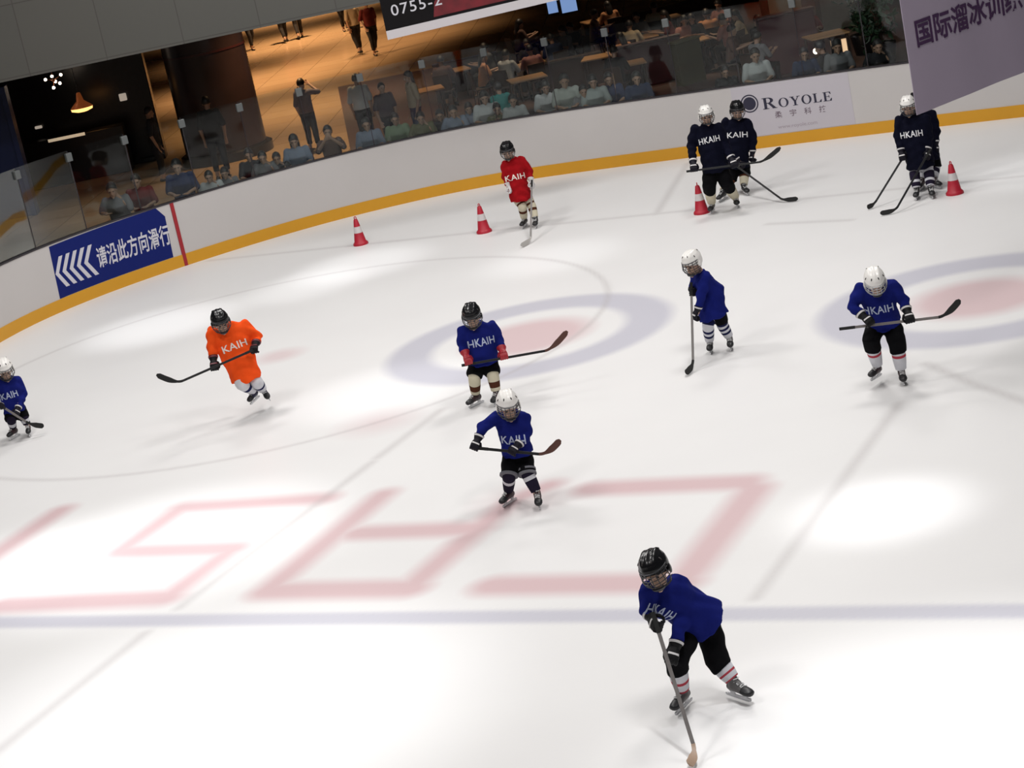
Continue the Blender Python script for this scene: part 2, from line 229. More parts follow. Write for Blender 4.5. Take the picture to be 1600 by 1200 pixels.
SKATERS = [{'yaw': 8,
  'pitch': 20,
  'free': (1, 1),
  'helmet': 'black',
  'jersey': 'orange',
  'text': 'KAIH',
  'hem': 0.2,
  'sock': ('white', 'navy'),
  'bands': ((0.42, 0.6),),
  'glove': ('black', 'maroon'),
  'skate': 'navyblack',
  'shaft': 'black',
  'blade': 'black',
  'pants': 'white',
  'short': 1,
  'foot': 0.23,
  'key': 'orange',
  'loc': (-3.428, 28.124, 0.0),
  'J': {'H': (-0.111, -0.195, 1.386),
        'SA': (-0.263, -0.092, 1.227),
        'SB': (0.155, -0.001, 1.221),
        'EA': (-0.308, -0.138, 0.985),
        'EB': (0.285, 0.004, 1.006),
        'GA': (-0.313, -0.28, 0.812),
        'GB': (0.242, -0.212, 0.912),
        'P': (0.012, 0.001, 0.605),
        'KA': (-0.04, -0.166, 0.484),
        'KB': (0.152, -0.082, 0.447),
        'AA': (0.067, 0.069, 0.307),
        'TA': (-0.028, -0.104, 0.224),
        'AB': (0.178, 0.143, 0.281),
        'TB': (0.233, 0.028, 0.193),
        'TX': (-0.011, -0.152, 1.013),
        'BT': (0.281, -0.238, 0.928),
        'HE': (-0.831, -0.464, 0.736),
        'TI': (-1.031, -0.529, 0.928)},
  'label': 'young skater in orange jersey leaping over the ice with a black stick',
  'stick': 'black hockey stick held across the body by the orange jersey skater',
  'k': 1.02},
 {'yaw': -12,
  'pitch': 22,
  'helmet': 'black',
  'jersey': 'blue',
  'text': 'HKAIH',
  'hem': 0.19,
  'sock': ('cream', 'brown'),
  'bands': ((0.52, 0.82),),
  'drop': 0.03,
  'glove': ('red', 'red'),
  'skate': 'maroonblack',
  'shaft': 'black',
  'blade': 'brownblade',
  'pants': 'black',
  'foot': 0.25,
  'key': 'redglove',
  'loc': (-0.426, 26.347, 0.0),
  'J': {'H': (0.117, -0.158, 1.191),
        'SA': (-0.02, -0.08, 0.999),
        'SB': (0.326, -0.015, 0.967),
        'EA': (-0.079, -0.061, 0.829),
        'EB': (0.382, 0.006, 0.763),
        'GA': (-0.046, -0.241, 0.645),
        'GB': (0.396, -0.214, 0.609),
        'P': (0.142, 0.002, 0.574),
        'KA': (-0.009, -0.12, 0.413),
        'KB': (0.217, -0.097, 0.392),
        'AA': (-0.042, 0.009, 0.15),
        'TA': (-0.173, -0.126, 0.09),
        'AB': (0.213, -0.098, 0.15),
        'TB': (0.153, -0.256, 0.09),
        'TX': (0.164, -0.147, 0.832),
        'BT': (-0.127, -0.242, 0.604),
        'HE': (1.005, -0.184, 0.553),
        'TI': (1.224, -0.18, 0.746)},
  'label': 'skater in blue jersey with black helmet and red gloves on the painted circle',
  'stick': 'black stick with brown blade held level in red gloves',
  'k': 0.95},
 {'yaw': 2,
  'pitch': 18,
  'helmet': 'white',
  'jersey': 'blue',
  'text': 'HKAIH',
  'hem': 0.165,
  'sock': ('navysock', 'white'),
  'bands': ((0.3, 0.5),),
  'glove': ('navyglove', 'white'),
  'skate': 'maroonblack',
  'shaft': 'black',
  'drop': 0.0,
  'blade': 'brownblade',
  'pants': 'blackstripe',
  'foot': 0.24,
  'key': 'middle',
  'loc': (-0.16, 22.188, 0.0),
  'J': {'H': (0.074, -0.159, 1.169),
        'SA': (-0.046, -0.06, 1.024),
        'SB': (0.215, -0.058, 0.957),
        'EA': (-0.234, -0.102, 0.949),
        'EB': (0.213, -0.078, 0.781),
        'GA': (-0.35, -0.223, 0.804),
        'GB': (0.031, -0.26, 0.676),
        'P': (0.067, 0.0, 0.58),
        'KA': (-0.063, -0.12, 0.394),
        'KB': (0.125, -0.119, 0.371),
        'AA': (-0.107, 0.103, 0.15),
        'TA': (-0.183, 0.003, 0.09),
        'AB': (0.184, -0.179, 0.15),
        'TB': (0.177, -0.363, 0.09),
        'TX': (0.016, -0.15, 0.774),
        'BT': (-0.38, -0.223, 0.793),
        'HE': (0.382, -0.257, 0.556),
        'TI': (0.535, -0.236, 0.687)},
  'label': 'small skater in blue jersey, white helmet, one arm stretched out above red letters',
  'stick': 'dark stick with curved brown blade held at the waist of the outstretched arm skater',
  'k': 0.88},
 {'yaw': -38,
  'pitch': 14,
  'helmet': 'white',
  'jersey': 'blue',
  'text': '',
  'hem': 0.19,
  'sock': ('white', 'navy'),
  'bands': ((0.06, 0.2), (0.34, 0.48), (0.62, 0.74)),
  'glove': ('navyglove', 'white'),
  'skate': 'greyblack',
  'shaft': 'grey',
  'blade': 'black',
  'pants': 'black',
  'short': 1,
  'foot': 0.24,
  'hunch': 0.06,
  'key': 'striped',
  'loc': (2.61, 26.424, 0.0),
  'J': {'H': (-0.136, -0.087, 1.246),
        'SA': (-0.099, 0.15, 0.976),
        'SB': (-0.008, -0.14, 1.037),
        'EA': (-0.164, 0.117, 0.844),
        'EB': (-0.11, -0.21, 0.832),
        'GA': (-0.194, -0.021, 0.848),
        'GB': (-0.221, -0.219, 0.578),
        'P': (0.028, -0.003, 0.581),
        'KA': (-0.086, -0.092, 0.418),
        'KB': (0.107, 0.05, 0.334),
        'AA': (-0.08, 0.14, 0.15),
        'TA': (-0.126, -0.081, 0.09),
        'AB': (0.169, 0.111, 0.15),
        'TB': (0.142, -0.077, 0.09),
        'TX': (-0.145, -0.086, 0.902),
        'BT': (-0.189, -0.012, 0.961),
        'HE': (-0.401, -0.536, 0.035),
        'TI': (-0.534, -0.744, 0.045)},
  'label': 'skater in blue jersey bending to the left in blue and white hooped socks',
  'stick': 'grey stick of the hooped sock skater, blade down on the ice',
  'k': 0.92},
 {'yaw': 3,
  'pitch': 34,
  'free': (1, 0),
  'helmet': 'whitecage',
  'jersey': 'blue',
  'text': 'HKAIH',
  'hem': 0.19,
  'sock': ('white', 'pinkred'),
  'bands': ((0.28, 0.38),),
  'glove': ('black', 'white'),
  'skate': 'maroonblack',
  'shaft': 'grey',
  'blade': 'black',
  'pants': 'black',
  'longp': 1,
  'foot': 0.25,
  'drop': 0.02,
  'key': 'cage',
  'loc': (4.151, 23.788, 0.0),
  'J': {'H': (-0.002, -0.304, 1.287),
        'SA': (-0.139, -0.138, 1.179),
        'SB': (0.196, -0.176, 1.149),
        'EA': (-0.257, -0.138, 0.984),
        'EB': (0.296, -0.214, 0.958),
        'GA': (-0.145, -0.32, 0.832),
        'GB': (0.294, -0.396, 0.794),
        'P': (0.074, -0.013, 0.733),
        'KA': (-0.12, -0.142, 0.565),
        'KB': (0.154, -0.189, 0.511),
        'AA': (-0.064, 0.031, 0.212),
        'TA': (-0.247, -0.18, 0.156),
        'AB': (0.165, -0.121, 0.15),
        'TB': (0.126, -0.428, 0.09),
        'TX': (0.004, -0.204, 0.929),
        'BT': (-0.464, -0.264, 0.804),
        'HE': (0.709, -0.428, 0.742),
        'TI': (0.87, -0.436, 0.902)},
  'label': 'skater in blue jersey, white helmet and steel cage holding a stick level on the right',
  'stick': 'grey shafted stick held level by the skater in the steel cage',
  'k': 1.0},
 {'yaw': -16,
  'pitch': 14,
  'helmet': 'black',
  'jersey': 'blue',
  'text': 'HKAIH',
  'hem': 0.19,
  'sock': ('white', 'pinkred'),
  'bands': ((0.5, 0.6), (0.9, 1.0)),
  'glove': ('black', 'white'),
  'skate': 'greyblack',
  'shaft': 'grey',
  'blade': 'tan',
  'pants': 'black',
  'longp': 1,
  'foot': 0.27,
  'trot': -76,
  'hunch': 0.03,
  'drop': 0.08,
  'tw': 0.26,
  'key': 'front',
  'loc': (0.841, 16.303, 0.0),
  'J': {'H': (-0.045, -0.198, 1.304),
        'SA': (-0.128, -0.134, 1.102),
        'SB': (0.122, -0.026, 0.99),
        'EA': (-0.161, -0.152, 0.936),
        'EB': (0.079, -0.124, 0.762),
        'GA': (-0.112, -0.295, 0.872),
        'GB': (-0.05, -0.298, 0.569),
        'P': (0.231, 0.048, 0.732),
        'KA': (-0.021, -0.159, 0.489),
        'KB': (0.316, 0.004, 0.334),
        'AA': (-0.005, -0.014, 0.16),
        'TA': (-0.119, -0.184, 0.08),
        'AB': (0.41, -0.07, 0.17),
        'TB': (0.513, -0.226, 0.08),
        'TX': (-0.056, -0.197, 0.92),
        'BT': (-0.13, -0.294, 0.969),
        'HE': (-0.042, -1.003, 0.04),
        'TI': (-0.134, -1.151, 0.05)},
  'label': 'nearest skater in blue jersey and black helmet striding over the blue line',
  'stick': 'long stick with tan blade planted before the nearest skater at the bottom',
  'k': 0.98},
 {'yaw': 0,
  'pitch': 20,
  'helmet': 'white',
  'jersey': 'blue',
  'text': 'HKAIH',
  'hem': 0.15,
  'sock': ('navysock', 'white'),
  'bands': ((0.5, 0.8),),
  'glove': ('navyglove', 'white'),
  'skate': 'maroonblack',
  'shaft': 'grey',
  'blade': 'black',
  'pants': 'black',
  'foot': 0.21,
  'drop': 0.04,
  'key': 'left',
  'loc': (-6.857, 29.518, 0.0),
  'J': {'H': (0.105, -0.078, 1.018),
        'SA': (-0.1, -0.064, 0.845),
        'SB': (0.207, 0.027, 0.791),
        'EA': (-0.171, -0.101, 0.685),
        'EB': (0.237, 0.055, 0.581),
        'GA': (-0.023, -0.313, 0.564),
        'GB': (0.134, -0.236, 0.397),
        'P': (0.071, 0.017, 0.422),
        'KA': (0.016, -0.099, 0.308),
        'KB': (0.173, -0.021, 0.27),
        'AA': (-0.012, 0.012, 0.15),
        'TA': (-0.093, -0.138, 0.09),
        'AB': (0.195, -0.013, 0.15),
        'TB': (0.208, -0.137, 0.09),
        'TX': (0.046, -0.123, 0.644),
        'BT': (-0.077, -0.346, 0.641),
        'HE': (0.303, -0.238, 0.184),
        'TI': (0.442, -0.185, 0.133)},
  'label': 'smallest skater in blue jersey and white helmet cut off by the left edge',
  'stick': 'grey stick with black blade of the smallest skater at the left edge',
  'k': 0.82,
  'tw': 0.3},
 {'yaw': -10,
  'pitch': 14,
  'helmet': 'black',
  'jersey': 'red',
  'text': 'KAIH',
  'hem': 0.19,
  'sock': ('cream', 'brown'),
  'bands': ((0.0, 0.2), (0.45, 0.62)),
  'glove': ('white', 'white'),
  'skate': 'black',
  'shaft': 'greyblack',
  'blade': 'lightblade',
  'pants': 'cream',
  'short': 1,
  'foot': 0.27,
  'key': 'red',
  'loc': (0.82, 36.668, 0.0),
  'J': {'H': (-0.099, -0.098, 1.381),
        'SA': (-0.178, -0.036, 1.134),
        'SB': (0.095, -0.002, 1.143),
        'EA': (-0.222, -0.015, 0.912),
        'EB': (0.196, -0.004, 0.933),
        'GA': (-0.2, -0.096, 0.688),
        'GB': (0.18, -0.164, 0.709),
        'P': (-0.032, 0.001, 0.59),
        'KA': (-0.04, -0.099, 0.387),
        'KB': (0.12, -0.063, 0.346),
        'AA': (-0.046, 0.031, 0.15),
        'TA': (-0.156, -0.232, 0.09),
        'AB': (0.13, -0.161, 0.15),
        'TB': (0.089, -0.439, 0.09),
        'TX': (-0.059, -0.139, 0.91),
        'BT': (0.202, -0.165, 0.793),
        'HE': (-0.048, -1.394, 0.035),
        'TI': (-0.235, -1.619, 0.045)},
  'label': 'skater in red jersey and black helmet standing before the boards',
  'stick': 'dark stick with pale blade pointing down below the red jersey skater',
  'k': 0.95},
 {'yaw': 4,
  'pitch': 8,
  'helmet': 'white',
  'jersey': 'navy',
  'text': 'HKAIH',
  'hem': 0.21,
  'sock': ('cream', 'cream'),
  'bands': (),
  'glove': ('navyglove', 'white'),
  'skate': 'greyblack',
  'shaft': 'black',
  'blade': 'black',
  'pants': 'black',
  'longp': 1,
  'foot': 0.28,
  'key': 'navy',
  'loc': (3.905, 34.549, 0.0),
  'J': {'H': (-0.036, -0.076, 1.636),
        'SA': (-0.233, 0.006, 1.421),
        'SB': (0.122, -0.034, 1.384),
        'EA': (-0.336, 0.038, 1.172),
        'EB': (0.179, -0.04, 1.118),
        'GA': (-0.395, -0.247, 0.854),
        'GB': (0.234, -0.328, 0.799),
        'P': (-0.025, 0.003, 0.808),
        'KA': (-0.186, -0.08, 0.498),
        'KB': (0.092, -0.111, 0.477),
        'AA': (-0.165, 0.184, 0.16),
        'TA': (-0.289, -0.153, 0.09),
        'AB': (0.234, 0.248, 0.16),
        'TB': (0.182, -0.343, 0.09),
        'TX': (-0.064, -0.144, 1.237),
        'BT': (-0.513, -0.244, 0.827),
        'HE': (0.721, -0.404, 0.761),
        'TI': (0.988, -0.434, 0.938)},
  'label': 'tall skater in navy jersey, white helmet and cream socks before the round emblem',
  'stick': 'black stick held level across the thighs of the tall navy skater',
  'k': 1.1},
 {'yaw': 6,
  'pitch': 12,
  'helmet': 'black',
  'jersey': 'navy',
  'text': 'KAIH',
  'hem': 0.19,
  'sock': ('cream', 'brown'),
  'bands': ((0.1, 0.5),),
  'glove': ('navyglove', 'white'),
  'skate': 'black',
  'shaft': 'black',
  'blade': 'black',
  'pants': 'black',
  'foot': 0.27,
  'key': 'navyback',
  'loc': (4.287, 35.862, 0.0),
  'J': {'H': (0.244, -0.09, 1.397),
        'SA': (0.037, -0.004, 1.213),
        'SB': (0.365, -0.064, 1.142),
        'EA': (-0.061, 0.007, 0.95),
        'EB': (0.426, -0.051, 0.858),
        'GA': (0.157, -0.22, 0.486),
        'GB': (0.359, -0.124, 0.536),
        'P': (0.123, -0.015, 0.535),
        'KA': (-0.054, -0.074, 0.255),
        'KB': (0.178, -0.102, 0.309),
        'AA': (-0.254, -0.352, 0.15),
        'TA': (-0.374, -0.511, 0.09),
        'AB': (0.118, -0.242, 0.15),
        'TB': (0.178, -0.703, 0.09),
        'TX': (0.168, -0.161, 0.993),
        'BT': (0.053, -0.208, 0.495),
        'HE': (0.55, -1.53, 0.035),
        'TI': (0.767, -1.604, 0.045)},
  'label': 'skater in navy jersey and black helmet standing behind the tall navy skater',
  'stick': 'black stick slanting down to the ice at right of the navy pair',
  'k': 1.0},
 {'yaw': -8,
  'pitch': 10,
  'helmet': 'white',
  'jersey': 'navy',
  'text': 'HKAIH',
  'hem': 0.21,
  'sock': ('white', 'navysock'),
  'bands': ((0.25, 0.62), (0.75, 0.95)),
  'glove': ('navyglove', 'white'),
  'skate': 'black',
  'shaft': 'black',
  'blade': 'black',
  'pants': 'white',
  'short': 1,
  'foot': 0.26,
  'key': 'navyright',
  'loc': (6.763, 32.874, 0.0),
  'J': {'H': (-0.05, -0.051, 1.424),
        'SA': (-0.196, 0.02, 1.207),
        'SB': (0.184, -0.058, 1.159),
        'EA': (-0.247, 0.051, 0.958),
        'EB': (0.197, -0.04, 0.88),
        'GA': (-0.261, -0.089, 0.654),
        'GB': (0.075, -0.199, 0.621),
        'P': (0.011, -0.002, 0.542),
        'KA': (-0.114, -0.079, 0.361),
        'KB': (0.097, -0.122, 0.344),
        'AA': (-0.137, -0.168, 0.15),
        'TA': (-0.211, -0.361, 0.09),
        'AB': (0.054, -0.281, 0.15),
        'TB': (0.022, -0.52, 0.09),
        'TX': (-0.081, -0.136, 0.993),
        'BT': (0.159, -0.196, 0.713),
        'HE': (-0.657, -0.896, 0.035),
        'TI': (-0.86, -0.828, 0.045),
        'BT2': (-0.186, -0.064, 0.714),
        'HE2': (-0.841, -0.215, 0.035),
        'TI2': (-0.948, -0.256, 0.045)},
  'label': 'skater in navy jersey and white helmet below the corner of the mauve banner',
  'stick': 'thick black stick in front of the navy skater under the banner',
  'stick2': 'thin black stick at the left hand of the navy skater under the banner',
  'k': 1.0},
 {'yaw': 0,
  'pitch': 10,
  'helmet': 'black',
  'jersey': 'navy',
  'text': '',
  'hem': 0.2,
  'sock': ('white', 'navysock'),
  'bands': ((0.4, 0.7),),
  'glove': ('navyglove', 'white'),
  'skate': 'maroonblack',
  'pants': 'black',
  'foot': 0.26,
  'key': 'hidden',
  'loc': (7.033, 33.409, -0.0),
  'J': {'H': (-0.059, 0.012, 1.342),
        'SA': (-0.258, 0.054, 1.156),
        'SB': (0.128, -0.027, 1.107),
        'EA': (-0.275, 0.058, 0.905),
        'EB': (0.156, -0.033, 0.829),
        'GA': (-0.246, -0.05, 0.663),
        'GB': (0.104, -0.083, 0.564),
        'P': (-0.034, 0.007, 0.507),
        'KA': (-0.141, -0.021, 0.31),
        'KB': (0.057, -0.063, 0.285),
        'AA': (-0.197, -0.152, 0.15),
        'TA': (-0.279, -0.292, 0.09),
        'AB': (-0.026, -0.241, 0.15),
        'TB': (0.029, -0.428, 0.09),
        'TX': (-0.106, -0.131, 0.919)},
  'label': 'skater in dark jersey almost hidden behind the navy skater under the banner',
  'k': 1.0}]
FOLKS = [(-6.31, 39.64, 0, 0.0, 1.105, 'rail', (0.14, 0.14, 0.15), (0.015, 0.015, 0.018), 0, 'child in grey shirt peering over the boards above the blue sign', 'spectators behind the glass shield'),
 (-5.95, 40.17, 0, 0.0, 1.074, 'lean', (0.1, 0.015, 0.015), (0.015, 0.015, 0.018), 0, 'person in dark red shirt behind the glass right above the blue sign', 'spectators behind the glass shield'),
 (-5.19, 40.36, 0, 0.0, 1.13, 'lean', (0.03, 0.04, 0.09), (0.015, 0.015, 0.018), 0, 'person in dark blue shirt behind the glass just right of the red line', 'spectators behind the glass shield'),
 (-4.69, 40.68, 0, 0.0, 0.919, 'rail', (0.4, 0.41, 0.42), (0.015, 0.015, 0.018), 0, 'person in white shirt leaning low behind the glass before the dark column', 'spectators behind the glass shield'),
 (-4.41, 40.83, 0, 0.0, 0.91, 'rail', (0.14, 0.14, 0.15), (0.015, 0.015, 0.018), 1, 'long haired person in grey top leaning before the dark column', 'spectators behind the glass shield'),
 (-3.96, 41.36, 0, 0.0, 0.995, 'lean', (0.015, 0.015, 0.018), (0.02, 0.03, 0.07), 0, 'person in black shirt behind the glass at the right side of the dark column', 'spectators behind the glass shield'),
 (-3.7, 41.24, 0, 0.0, 0.963, 'rail', (0.14, 0.14, 0.15), (0.015, 0.015, 0.018), 0, 'small dark grey figure at the glass where the orange floor begins', 'spectators behind the glass shield'),
 (-3.45, 41.29, 0, 0.0, 0.913, 'rail', (0.015, 0.015, 0.018), (0.02, 0.03, 0.07), 0, 'child with only the top of the head above the boards by the orange floor', 'spectators behind the glass shield'),
 (-3.08, 41.39, 0.0, 0.0, 1.048, 'lean', (0.17, 0.2, 0.27), (0.015, 0.015, 0.018), 1, 'person with bushy hair and grey blue shirt at the glass, before the orange floor', 'spectators behind the glass shield'),
 (-2.45, 41.73, 0, 0.0, 1.003, 'lift', (0.1, 0.06, 0.05), (0.015, 0.015, 0.018), 0, 'person in brown shirt with hands raised to the face at the glass', 'spectators behind the glass shield'),
 (-1.7, 41.77, 0, 0.0, 1.032, 'lean', (0.17, 0.2, 0.27), (0.015, 0.015, 0.018), 0, 'broad person in light blue shirt at the glass below the white shirted man', 'spectators behind the glass shield'),
 (-1.16, 42.13, 0, 0.0, 0.988, 'lean', (0.16, 0.22, 0.14), (0.015, 0.015, 0.018), 0, 'person in pale green shirt at the glass right of the light blue shirt', 'spectators behind the glass shield'),
 (-0.67, 41.95, 0, 0.0, 0.979, 'rail', (0.1, 0.1, 0.05), (0.015, 0.015, 0.018), 0, 'person in olive shirt at the glass below the tan shirted woman', 'spectators behind the glass shield'),
 (-0.31, 42.18, 0, 0.0, 0.915, 'lean', (0.015, 0.015, 0.018), (0.02, 0.03, 0.07), 0, 'person in black shirt at the glass below the hanging sign', 'spectators behind the glass shield'),
 (-0.04, 41.95, 0, 0.0, 0.973, 'rail', (0.17, 0.2, 0.27), (0.015, 0.015, 0.018), 0, 'child in grey blue shirt at the glass below the hanging sign', 'spectators behind the glass shield'),
 (0.26, 42.13, 0, 0.0, 0.933, 'lean', (0.17, 0.2, 0.27), (0.015, 0.015, 0.018), 1, 'long haired person in grey blue top at the glass, left of a white shirt', 'spectators behind the glass shield'),
 (0.59, 41.81, 0.0, 0.0, 1.057, 'lean', (0.4, 0.41, 0.42), (0.015, 0.015, 0.018), 1, 'long haired person in white top at the glass left of the teal shirt', 'spectators behind the glass shield'),
 (0.78, 41.79, 0, 0.0, 0.907, 'rail', (0.1, 0.1, 0.05), (0.015, 0.015, 0.018), 0, 'child in olive shirt at the glass under the teal shirt', 'spectators behind the glass shield'),
 (1.1, 41.64, 0, 0.0, 0.961, 'lean', (0.4, 0.41, 0.42), (0.015, 0.015, 0.018), 0, 'round shouldered person in white shirt at the glass right of the teal shirt', 'spectators behind the glass shield'),
 (1.76, 41.77, 0, 0.0, 1.031, 'lean', (0.4, 0.41, 0.42), (0.015, 0.015, 0.018), 1, 'woman in white top at the glass, left one of a white pair', 'spectators behind the glass shield'),
 (2.11, 41.35, 0, 0.0, 1.1, 'lean', (0.34, 0.36, 0.34), (0.015, 0.015, 0.018), 0, 'man in pale grey shirt at the glass, right one of a white pair', 'spectators behind the glass shield'),
 (2.42, 41.27, 0, 0.0, 0.957, 'rail', (0.14, 0.14, 0.15), (0.015, 0.015, 0.018), 0, 'child in grey shirt at the glass, right of the white pair', 'spectators behind the glass shield'),
 (2.62, 41.12, 0, 0.0, 1.042, 'lean', (0.3, 0.33, 0.33), (0.015, 0.015, 0.018), 1, 'long haired person in pale top at the glass, right of the grey shirted child', 'spectators behind the glass shield'),
 (2.93, 41.27, 0, 0.0, 1.018, 'lean', (0.03, 0.04, 0.09), (0.015, 0.015, 0.018), 0, 'person in dark blue jacket at the glass, left of the navy shirt', 'spectators behind the glass shield'),
 (3.4, 40.74, 0.0, 0.0, 1.007, 'lean', (0.02, 0.03, 0.07), (0.015, 0.015, 0.018), 0, 'person in navy shirt at the glass before the maroon booth', 'spectators behind the glass shield'),
 (5.0, 40.41, 0, 0.0, 0.894, 'lean', (0.015, 0.015, 0.018), (0.02, 0.03, 0.07), 0, 'dark clothed person at the glass left of the lone white shirt above the advert', 'spectators behind the glass shield'),
 (5.51, 39.86, 0, 0.0, 1.071, 'lean', (0.4, 0.41, 0.42), (0.015, 0.015, 0.018), 0, 'lone person in bright white shirt at the glass above the round emblem', 'spectators behind the glass shield'),
 (6.38, 39.81, 0, 0.0, 0.971, 'lean', (0.02, 0.03, 0.07), (0.015, 0.015, 0.018), 0, 'person in navy shirt at the glass above the serif lettering', 'spectators behind the glass shield'),
 (6.89, 39.26, 0, 0.0, 1.037, 'lean', (0.14, 0.14, 0.15), (0.015, 0.015, 0.018), 1, 'long haired person in grey top at the glass above the right end of the advert', 'spectators behind the glass shield'),
 (7.54, 38.99, 0, 0.0, 0.989, 'rail', (0.015, 0.015, 0.018), (0.02, 0.03, 0.07), 0, 'dark figure by the plant at the glass left of the mauve banner', 'spectators behind the glass shield'),
 (-3.32, 50.26, 0, 2.618, 1.0, 'photo', (0.13, 0.11, 0.13), (0.015, 0.015, 0.018), 0, 'man in mauve grey shirt with a hand raised, standing on the orange floor', 'spectators behind the glass shield'),
 (-2.02, 48.97, 0, 2.967, 1.0, 'stand', (0.4, 0.41, 0.42), (0.015, 0.015, 0.018), 0, 'man in white shirt standing behind the light blue shirt', 'spectators behind the glass shield'),
 (-1.46, 47.52, 0, 0.349, 0.929, 'stand', (0.07, 0.05, 0.06), (0.015, 0.015, 0.018), 0, 'person in dark mauve shirt between the white shirt and the tan shirt', 'spectators behind the glass shield'),
 (-0.83, 47.55, 0, -1.222, 1.0, 'stand', (0.34, 0.28, 0.2), (0.02, 0.03, 0.07), 1, 'long haired woman in tan shirt standing below the hanging sign', 'spectators behind the glass shield'),
 (0.93, 43.73, 0, -2.793, 0.929, 'stand', (0.02, 0.14, 0.13), (0.015, 0.015, 0.018), 0, 'person in teal shirt standing behind the white shirts', 'spectators behind the glass shield'),
 (-6.88, 50.49, 0, 1.571, 1.026, 'stand', (0.015, 0.015, 0.018), (0.015, 0.015, 0.018), 0, 'dark clothed figure standing left of the round column', 'spectators behind the glass shield'),
 (-5.36, 48.92, 0, 3.142, 1.115, 'stand', (0.02, 0.016, 0.016), (0.015, 0.015, 0.018), 0, 'tall dark silhouette standing before the round column', 'spectators behind the glass shield'),
 (-6.37, 76.34, 0, 0.524, 1.0, 'walk', (0.015, 0.015, 0.018), (0.015, 0.015, 0.018), 0, 'leftmost walker on the far orange floor, half hidden by the column', 'people walking far back on the orange floor'),
 (-5.22, 76.61, 0, -2.793, 1.0, 'walk', (0.1, 0.015, 0.015), (0.015, 0.015, 0.018), 0, 'walker with dark red top on the far orange floor, left of the pair', 'people walking far back on the orange floor'),
 (-4.72, 76.88, 0, -2.967, 1.0, 'walk', (0.015, 0.015, 0.018), (0.015, 0.015, 0.018), 0, 'walker in black on the far orange floor, right of the pair', 'people walking far back on the orange floor'),
 (-2.5, 68.27, 0, -2.793, 1.0, 'walk', (0.34, 0.28, 0.2), (0.015, 0.015, 0.018), 0, 'walker in tan top on the orange floor by the hanging sign', 'people walking far back on the orange floor'),
 (-2.0, 67.06, 0, 0.349, 1.0, 'walk', (0.1, 0.015, 0.015), (0.015, 0.015, 0.018), 0, 'walker in dark red top next to the hanging sign edge', 'people walking far back on the orange floor'),
 (-3.11, 76.31, 0, 0.175, 1.0, 'walk', (0.1, 0.1, 0.05), (0.015, 0.015, 0.018), 0, 'walker in olive top further back left of the hanging sign', 'people walking far back on the orange floor'),
 (-0.12, 52.55, 0, 2.935, 1.0, 'sit', (0.1, 0.06, 0.05), (0.015, 0.015, 0.018), 0, 'diner in brown at the table under the hanging sign', 'diners seated in the restaurant'),
 (0.79, 51.66, 0, 1.762, 1.0, 'sit', (0.42, 0.2, 0.1), (0.015, 0.015, 0.018), 1, 'diner in orange top beside the table right of the hanging sign edge', 'diners seated in the restaurant'),
 (1.1, 53.39, 0, -1.799, 1.0, 'sit', (0.14, 0.14, 0.15), (0.015, 0.015, 0.018), 0, 'diner in grey near the hanging sign corner', 'diners seated in the restaurant'),
 (1.35, 51.15, 0, 2.501, 1.0, 'sit', (0.4, 0.41, 0.42), (0.015, 0.015, 0.018), 0, 'diner in white shirt left of two stacked wooden tables', 'diners seated in the restaurant'),
 (2.01, 52.59, 0, -0.169, 1.0, 'sit', (0.015, 0.015, 0.018), (0.015, 0.015, 0.018), 1, 'diner in black behind the two wooden tables', 'diners seated in the restaurant'),
 (1.99, 51.08, 0, -3.012, 1.0, 'sit', (0.3, 0.14, 0.12), (0.015, 0.015, 0.018), 0, 'diner in pink behind the two wooden tables', 'diners seated in the restaurant'),
 (2.61, 52.47, 0, -2.773, 1.0, 'sit', (0.02, 0.03, 0.07), (0.015, 0.015, 0.018), 0, 'diner in navy below the blue screens', 'diners seated in the restaurant'),
 (3.02, 53.63, 0, -1.005, 1.0, 'sit', (0.14, 0.14, 0.15), (0.015, 0.015, 0.018), 1, 'long haired diner in grey just below the blue screens', 'diners seated in the restaurant'),
 (3.23, 53.99, 0, -0.845, 1.0, 'sit', (0.015, 0.015, 0.018), (0.015, 0.015, 0.018), 0, 'diner in black right of the blue screens', 'diners seated in the restaurant'),
 (3.6, 47.81, 0, 2.744, 1.0, 'sit', (0.015, 0.015, 0.018), (0.015, 0.015, 0.018), 0, 'diner in black leaning over the middle table', 'diners seated in the restaurant'),
 (4.06, 49.95, 0, -2.505, 1.0, 'sit', (0.42, 0.2, 0.1), (0.015, 0.015, 0.018), 1, 'long haired diner in orange behind the middle table', 'diners seated in the restaurant'),
 (4.38, 51.85, 0, 2.812, 1.0, 'sit', (0.34, 0.28, 0.2), (0.015, 0.015, 0.018), 0, 'diner in tan top at the back of the middle tables', 'diners seated in the restaurant'),
 (4.74, 53.29, 0, -0.156, 1.0, 'sit', (0.14, 0.14, 0.15), (0.015, 0.015, 0.018), 0, 'diner in grey at the back left of the olive partition', 'diners seated in the restaurant'),
 (5.57, 50.81, 0, -0.0, 1.0, 'sit', (0.3, 0.14, 0.12), (0.015, 0.015, 0.018), 1, 'diner in pink at the left of the right hand tables', 'diners seated in the restaurant'),
 (5.77, 50.81, 0, -0.271, 1.0, 'sit', (0.015, 0.015, 0.018), (0.015, 0.015, 0.018), 1, 'diner in black between the two right hand tables', 'diners seated in the restaurant'),
 (6.14, 50.95, 0, -3.134, 1.0, 'sit', (0.42, 0.2, 0.1), (0.015, 0.015, 0.018), 0, 'diner in orange at the back of the right hand tables', 'diners seated in the restaurant'),
 (6.37, 49.44, 0, -2.256, 1.0, 'sit', (0.3, 0.14, 0.12), (0.015, 0.015, 0.018), 0, 'diner in pink at the right end of the right hand tables', 'diners seated in the restaurant'),
